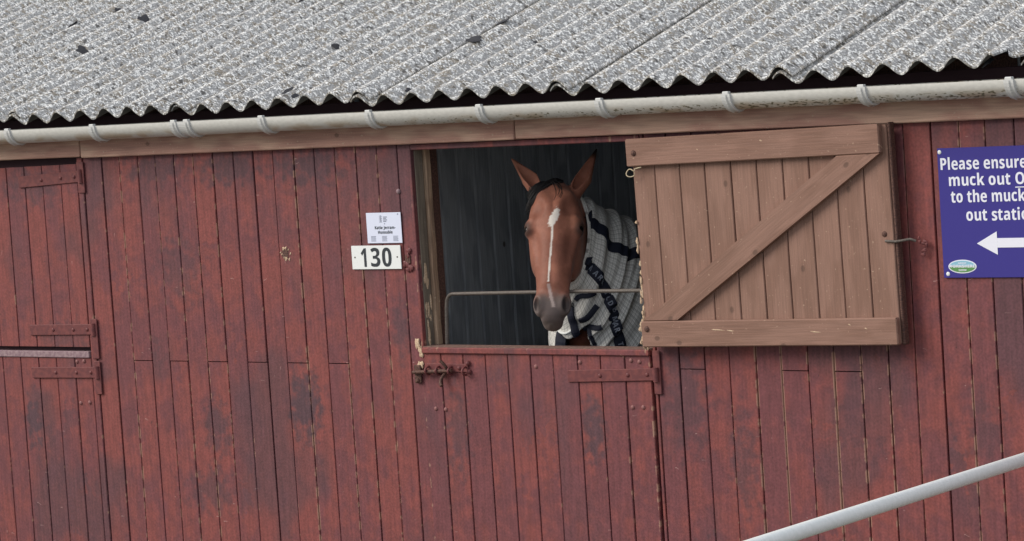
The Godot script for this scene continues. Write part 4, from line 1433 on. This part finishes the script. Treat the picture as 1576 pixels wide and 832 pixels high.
func build_rug(horse: Node3D, back: Vector3) -> void:
	var NS := 250
	var NT := 132
	var ss := []
	for i in NS + 1:
		var f := float(i) / NS
		ss.append(2.6 * f / 0.72 if f < 0.72 else 2.6 + 5.4 * (f - 0.72) / 0.28)
	var P := []
	for i in NS + 1:
		var row := PackedVector3Array()
		for j in NT + 1: row.append(rug_point(ss[i], TAU * j / NT))
		P.append(row)
	var st := begin()
	var run := 0.0
	var vrun := [0.0]
	for i in NS:
		run += P[i][NT / 4].distance_to(P[i + 1][NT / 4])
		vrun.append(run)
	var nrm := func(i: int, j: int) -> Vector3:
		var du: Vector3 = P[mini(i + 1, NS)][j] - P[maxi(i - 1, 0)][j]
		var dv: Vector3 = P[i][(j + 1) % NT] - P[i][(j - 1 + NT) % NT]
		return dv.cross(du).normalized()
	var flip := 1.0
	if (nrm.call(40, NT / 4) as Vector3).x < 0: flip = -1.0
	for i in NS:
		for j in NT:
			var th := TAU * (j + 0.5) / NT
			if rug_open((ss[i] + ss[i + 1]) * 0.5, th): continue
			var q := [[i, j], [i + 1, j], [i + 1, j + 1], [i, j + 1]]
			for e in ([0, 1, 2, 0, 2, 3] if flip > 0 else [0, 2, 1, 0, 3, 2]):
				var a: int = q[e][0]
				var c: int = q[e][1]
				st.set_normal(nrm.call(a, c % NT) * flip)
				st.set_uv(Vector2(c * 0.0085 / 0.062, vrun[a] / 0.062))
				st.add_vertex(P[a][c] + back)
	var rug := part("rug", done(st), M.check, horse, "pale checked rug with a neck cover and navy bands")
	# rolled edge of the collar
	var col := []
	for j in 60: col.append(rug_point(0.0, TAU * j / 60.0) + back)
	st = begin(); tube(st, col, 0.006, 6, true)
	part("collar_edge", done(st), M.check, rug)
	var bandB := [Vector2(0.02, 1.80), Vector2(0.18, 1.86), Vector2(0.56, 1.86), Vector2(0.86, 1.91), Vector2(1.13, 1.99), Vector2(1.47, 2.1), Vector2(1.9, 2.2), Vector2(2.6, 2.3)]
	rug_strip(rug, "binding", [Vector2(0.03, 1.0), Vector2(0.47, 1.13), Vector2(0.81, 1.22), Vector2(1.17, 1.2), Vector2(1.5, 1.05), Vector2(1.9, 0.85), Vector2(2.6, 0.7)], 0.023, 0.004, M.navy)
	rug_strip(rug, "binding", bandB, 0.024, 0.004, M.navy)
	rug_strip(rug, "binding", [Vector2(0.86, 3.38), Vector2(1.1, 3.40), Vector2(1.6, 3.42), Vector2(2.4, 3.42)], 0.026, 0.004, M.navy)
	rug_strip(rug, "binding", [Vector2(0.9, 2.57), Vector2(1.6, 2.56), Vector2(2.4, 2.56)], 0.008, 0.004, M.navy)
	rug_strip(rug, "strap", [Vector2(0.37, 2.62), Vector2(0.47, 2.36), Vector2(0.58, 2.09)], 0.010, 0.006, M.navy)
	rug_strip(rug, "strap", [Vector2(0.70, 2.66), Vector2(0.77, 2.44), Vector2(0.84, 2.2)], 0.012, 0.006, M.navy)
	rug_strip(rug, "strap", [Vector2(0.98, 2.70), Vector2(1.06, 2.5), Vector2(1.13, 2.29)], 0.011, 0.006, M.navy)
	rug_strip(rug, "strap", [Vector2(0.30, 2.80), Vector2(0.6, 2.86), Vector2(0.95, 2.86)], 0.016, 0.009, M.navy)
	rug_strip(rug, "trim", [Vector2(0.80, 2.9), Vector2(0.78, 3.2), Vector2(0.80, 3.55)], 0.004, 0.006, M.white)
	# woven lettering along the lower band
	var text := "MARK TODD MARK TODD"
	var run2 := 0.0
	var last := rug_point(bandB[0].x, bandB[0].y)
	var next := 0.06
	var ci := 0
	for i in bandB.size() - 1:
		for k in 60:
			var q := (bandB[i] as Vector2).lerp(bandB[i + 1], k / 60.0)
			var p := rug_point(q.x, q.y)
			run2 += p.distance_to(last)
			if run2 > next and ci < text.length():
				if text[ci] != " ":
					var dir := (p - last).normalized()
					var du := rug_point(q.x + 0.02, q.y) - rug_point(q.x - 0.02, q.y)
					var dv := rug_point(q.x, q.y + 0.02) - rug_point(q.x, q.y - 0.02)
					var n := du.cross(dv).normalized()
					if n.x < 0: n = -n
					var up := n.cross(dir).normalized()
					var o := letters(rug, "letter", text[ci], Vector3.ZERO, 0.022, -1, M.ink_pale, 0.001)
					var sc := o.scale
					var lp := o.position
					var bs := Basis(dir, up, n)
					o.transform = Transform3D(bs * Basis.from_scale(sc), p + back + n * 0.0075 - up * 0.011 + bs * lp)
				ci += 1
				next += 0.026
			last = p

# ---------------------------------------------------------------- odds and ends
func build_rail() -> void:
	var r := thing("handrail", "white painted tubular rail sloping across the lower corner in front of the wall", "handrail", Vector3(2.7, 0, 0.7))
	var o := -r.position
	var a := Vector3(2.742, 1.052, 0.861)
	var dir := Vector3(0.204, 0.054, 0.977).normalized()
	var st := begin()
	var pts := [a - dir * 0.42 + Vector3(0, -0.07, 0), a - dir * 0.40 + Vector3(0, -0.03, 0), a - dir * 0.36]
	for k in 12: pts.append(a + dir * (-0.3 + 4.0 * k / 11.0))
	for i in pts.size(): pts[i] += o
	tube(st, pts, 0.0215, 20)
	part("rail", done(st), M.rail, r)
	for t: float in [-0.40, 1.0, 3.1]:
		st = begin()
		var p := a + dir * t + o
		if t == 1.0: continue
		tube(st, [Vector3(p.x, 0, p.z), Vector3(p.x, p.y * 0.5, p.z), Vector3(p.x, p.y - 0.01, p.z)], 0.0215, 16)
		cbox(st, Vector3(p.x - 0.06, 0.0, p.z - 0.06), Vector3(p.x + 0.06, 0.01, p.z + 0.06), 0.002)
		part("post", done(st), M.rail, r)

func build_twine() -> void:
	var t := thing("twine_loop", "short loop of pale twine hanging from the corner of the tan door", "twine", Vector3(0.69, 1.99, 0.075))
	var pts := []
	for k in 22:
		var f := k / 21.0
		if f < 0.3: pts.append(Vector3(0.03 - 0.11 * f, 0.008 - 0.015 * f, 0.006 * sin(f * 20)))
		else:
			var a := (f - 0.3) / 0.7 * TAU
			pts.append(Vector3(-0.022 + 0.019 * cos(a) , -0.012 + 0.015 * sin(a), 0.004 * sin(a * 2)))
	var st := begin(); tube(st, pts, 0.0022, 6)
	part("cord", done(st), M.twine, t)

func build_ground() -> void:
	var pm := PlaneMesh.new()
	pm.size = Vector2(300, 300)
	var g := part("ground", pm, M.ground, self)
	g.set_meta("kind", "structure")

func _ready() -> void:
	rng.seed = 20240
	# ---- camera
	var cam := Camera3D.new()
	cam.name = "camera"
	cam.fov = 10.009
	cam.near = 0.05
	cam.far = 500.0
	cam.transform = Transform3D(Basis(Vector3(0.78518, -0.06616, -0.61572), Vector3(0.00689, 0.99515, -0.09814), Vector3(0.61923, 0.07281, 0.78183)).orthonormalized(), Vector3(7.6358, 2.4979, 9.6409))
	add_child(cam)
	cam.current = true
	# ---- overcast sky, soft sun
	var sky := ProceduralSkyMaterial.new()
	sky.sky_top_color = rgb(212, 218, 228)
	sky.sky_horizon_color = rgb(202, 207, 214)
	sky.sky_curve = 0.2
	sky.ground_bottom_color = rgb(84, 84, 80)
	sky.ground_horizon_color = rgb(150, 154, 154)
	sky.sun_angle_max = 1.0
	var s := Sky.new(); s.sky_material = sky
	var env := Environment.new()
	env.background_mode = Environment.BG_SKY
	env.sky = s
	env.tonemap_mode = Environment.TONE_MAPPER_LINEAR
	env.background_energy_multiplier = 0.62
	env.tonemap_exposure = 2.1
	env.sdfgi_enabled = true
	env.ssao_enabled = true
	env.ssil_enabled = true
	var we := WorldEnvironment.new()
	we.name = "environment"
	we.environment = env
	add_child(we)
	var sun := DirectionalLight3D.new()
	sun.name = "sun"
	sun.light_energy = 0.5
	sun.light_angular_distance = 34.0
	sun.light_color = Color(1.0, 0.97, 0.93)
	sun.shadow_enabled = true
	sun.transform = Transform3D(Basis.looking_at(Vector3(0.60, -0.56, -0.56)), Vector3(0, 8, 6))
	add_child(sun)
	# ---- the place
	make_materials()
	M.bare2 = noise_mat(rgb(108, 84, 78), rgb(132, 106, 96), 0.04, 5.0, 0.8, 15)
	M.ink_pale = mat(rgb(132, 138, 152), 0.7)
	build_ground()
	build_stable()
	build_signs()
	build_horse()
	build_rail()
	build_twine()
	print("built")
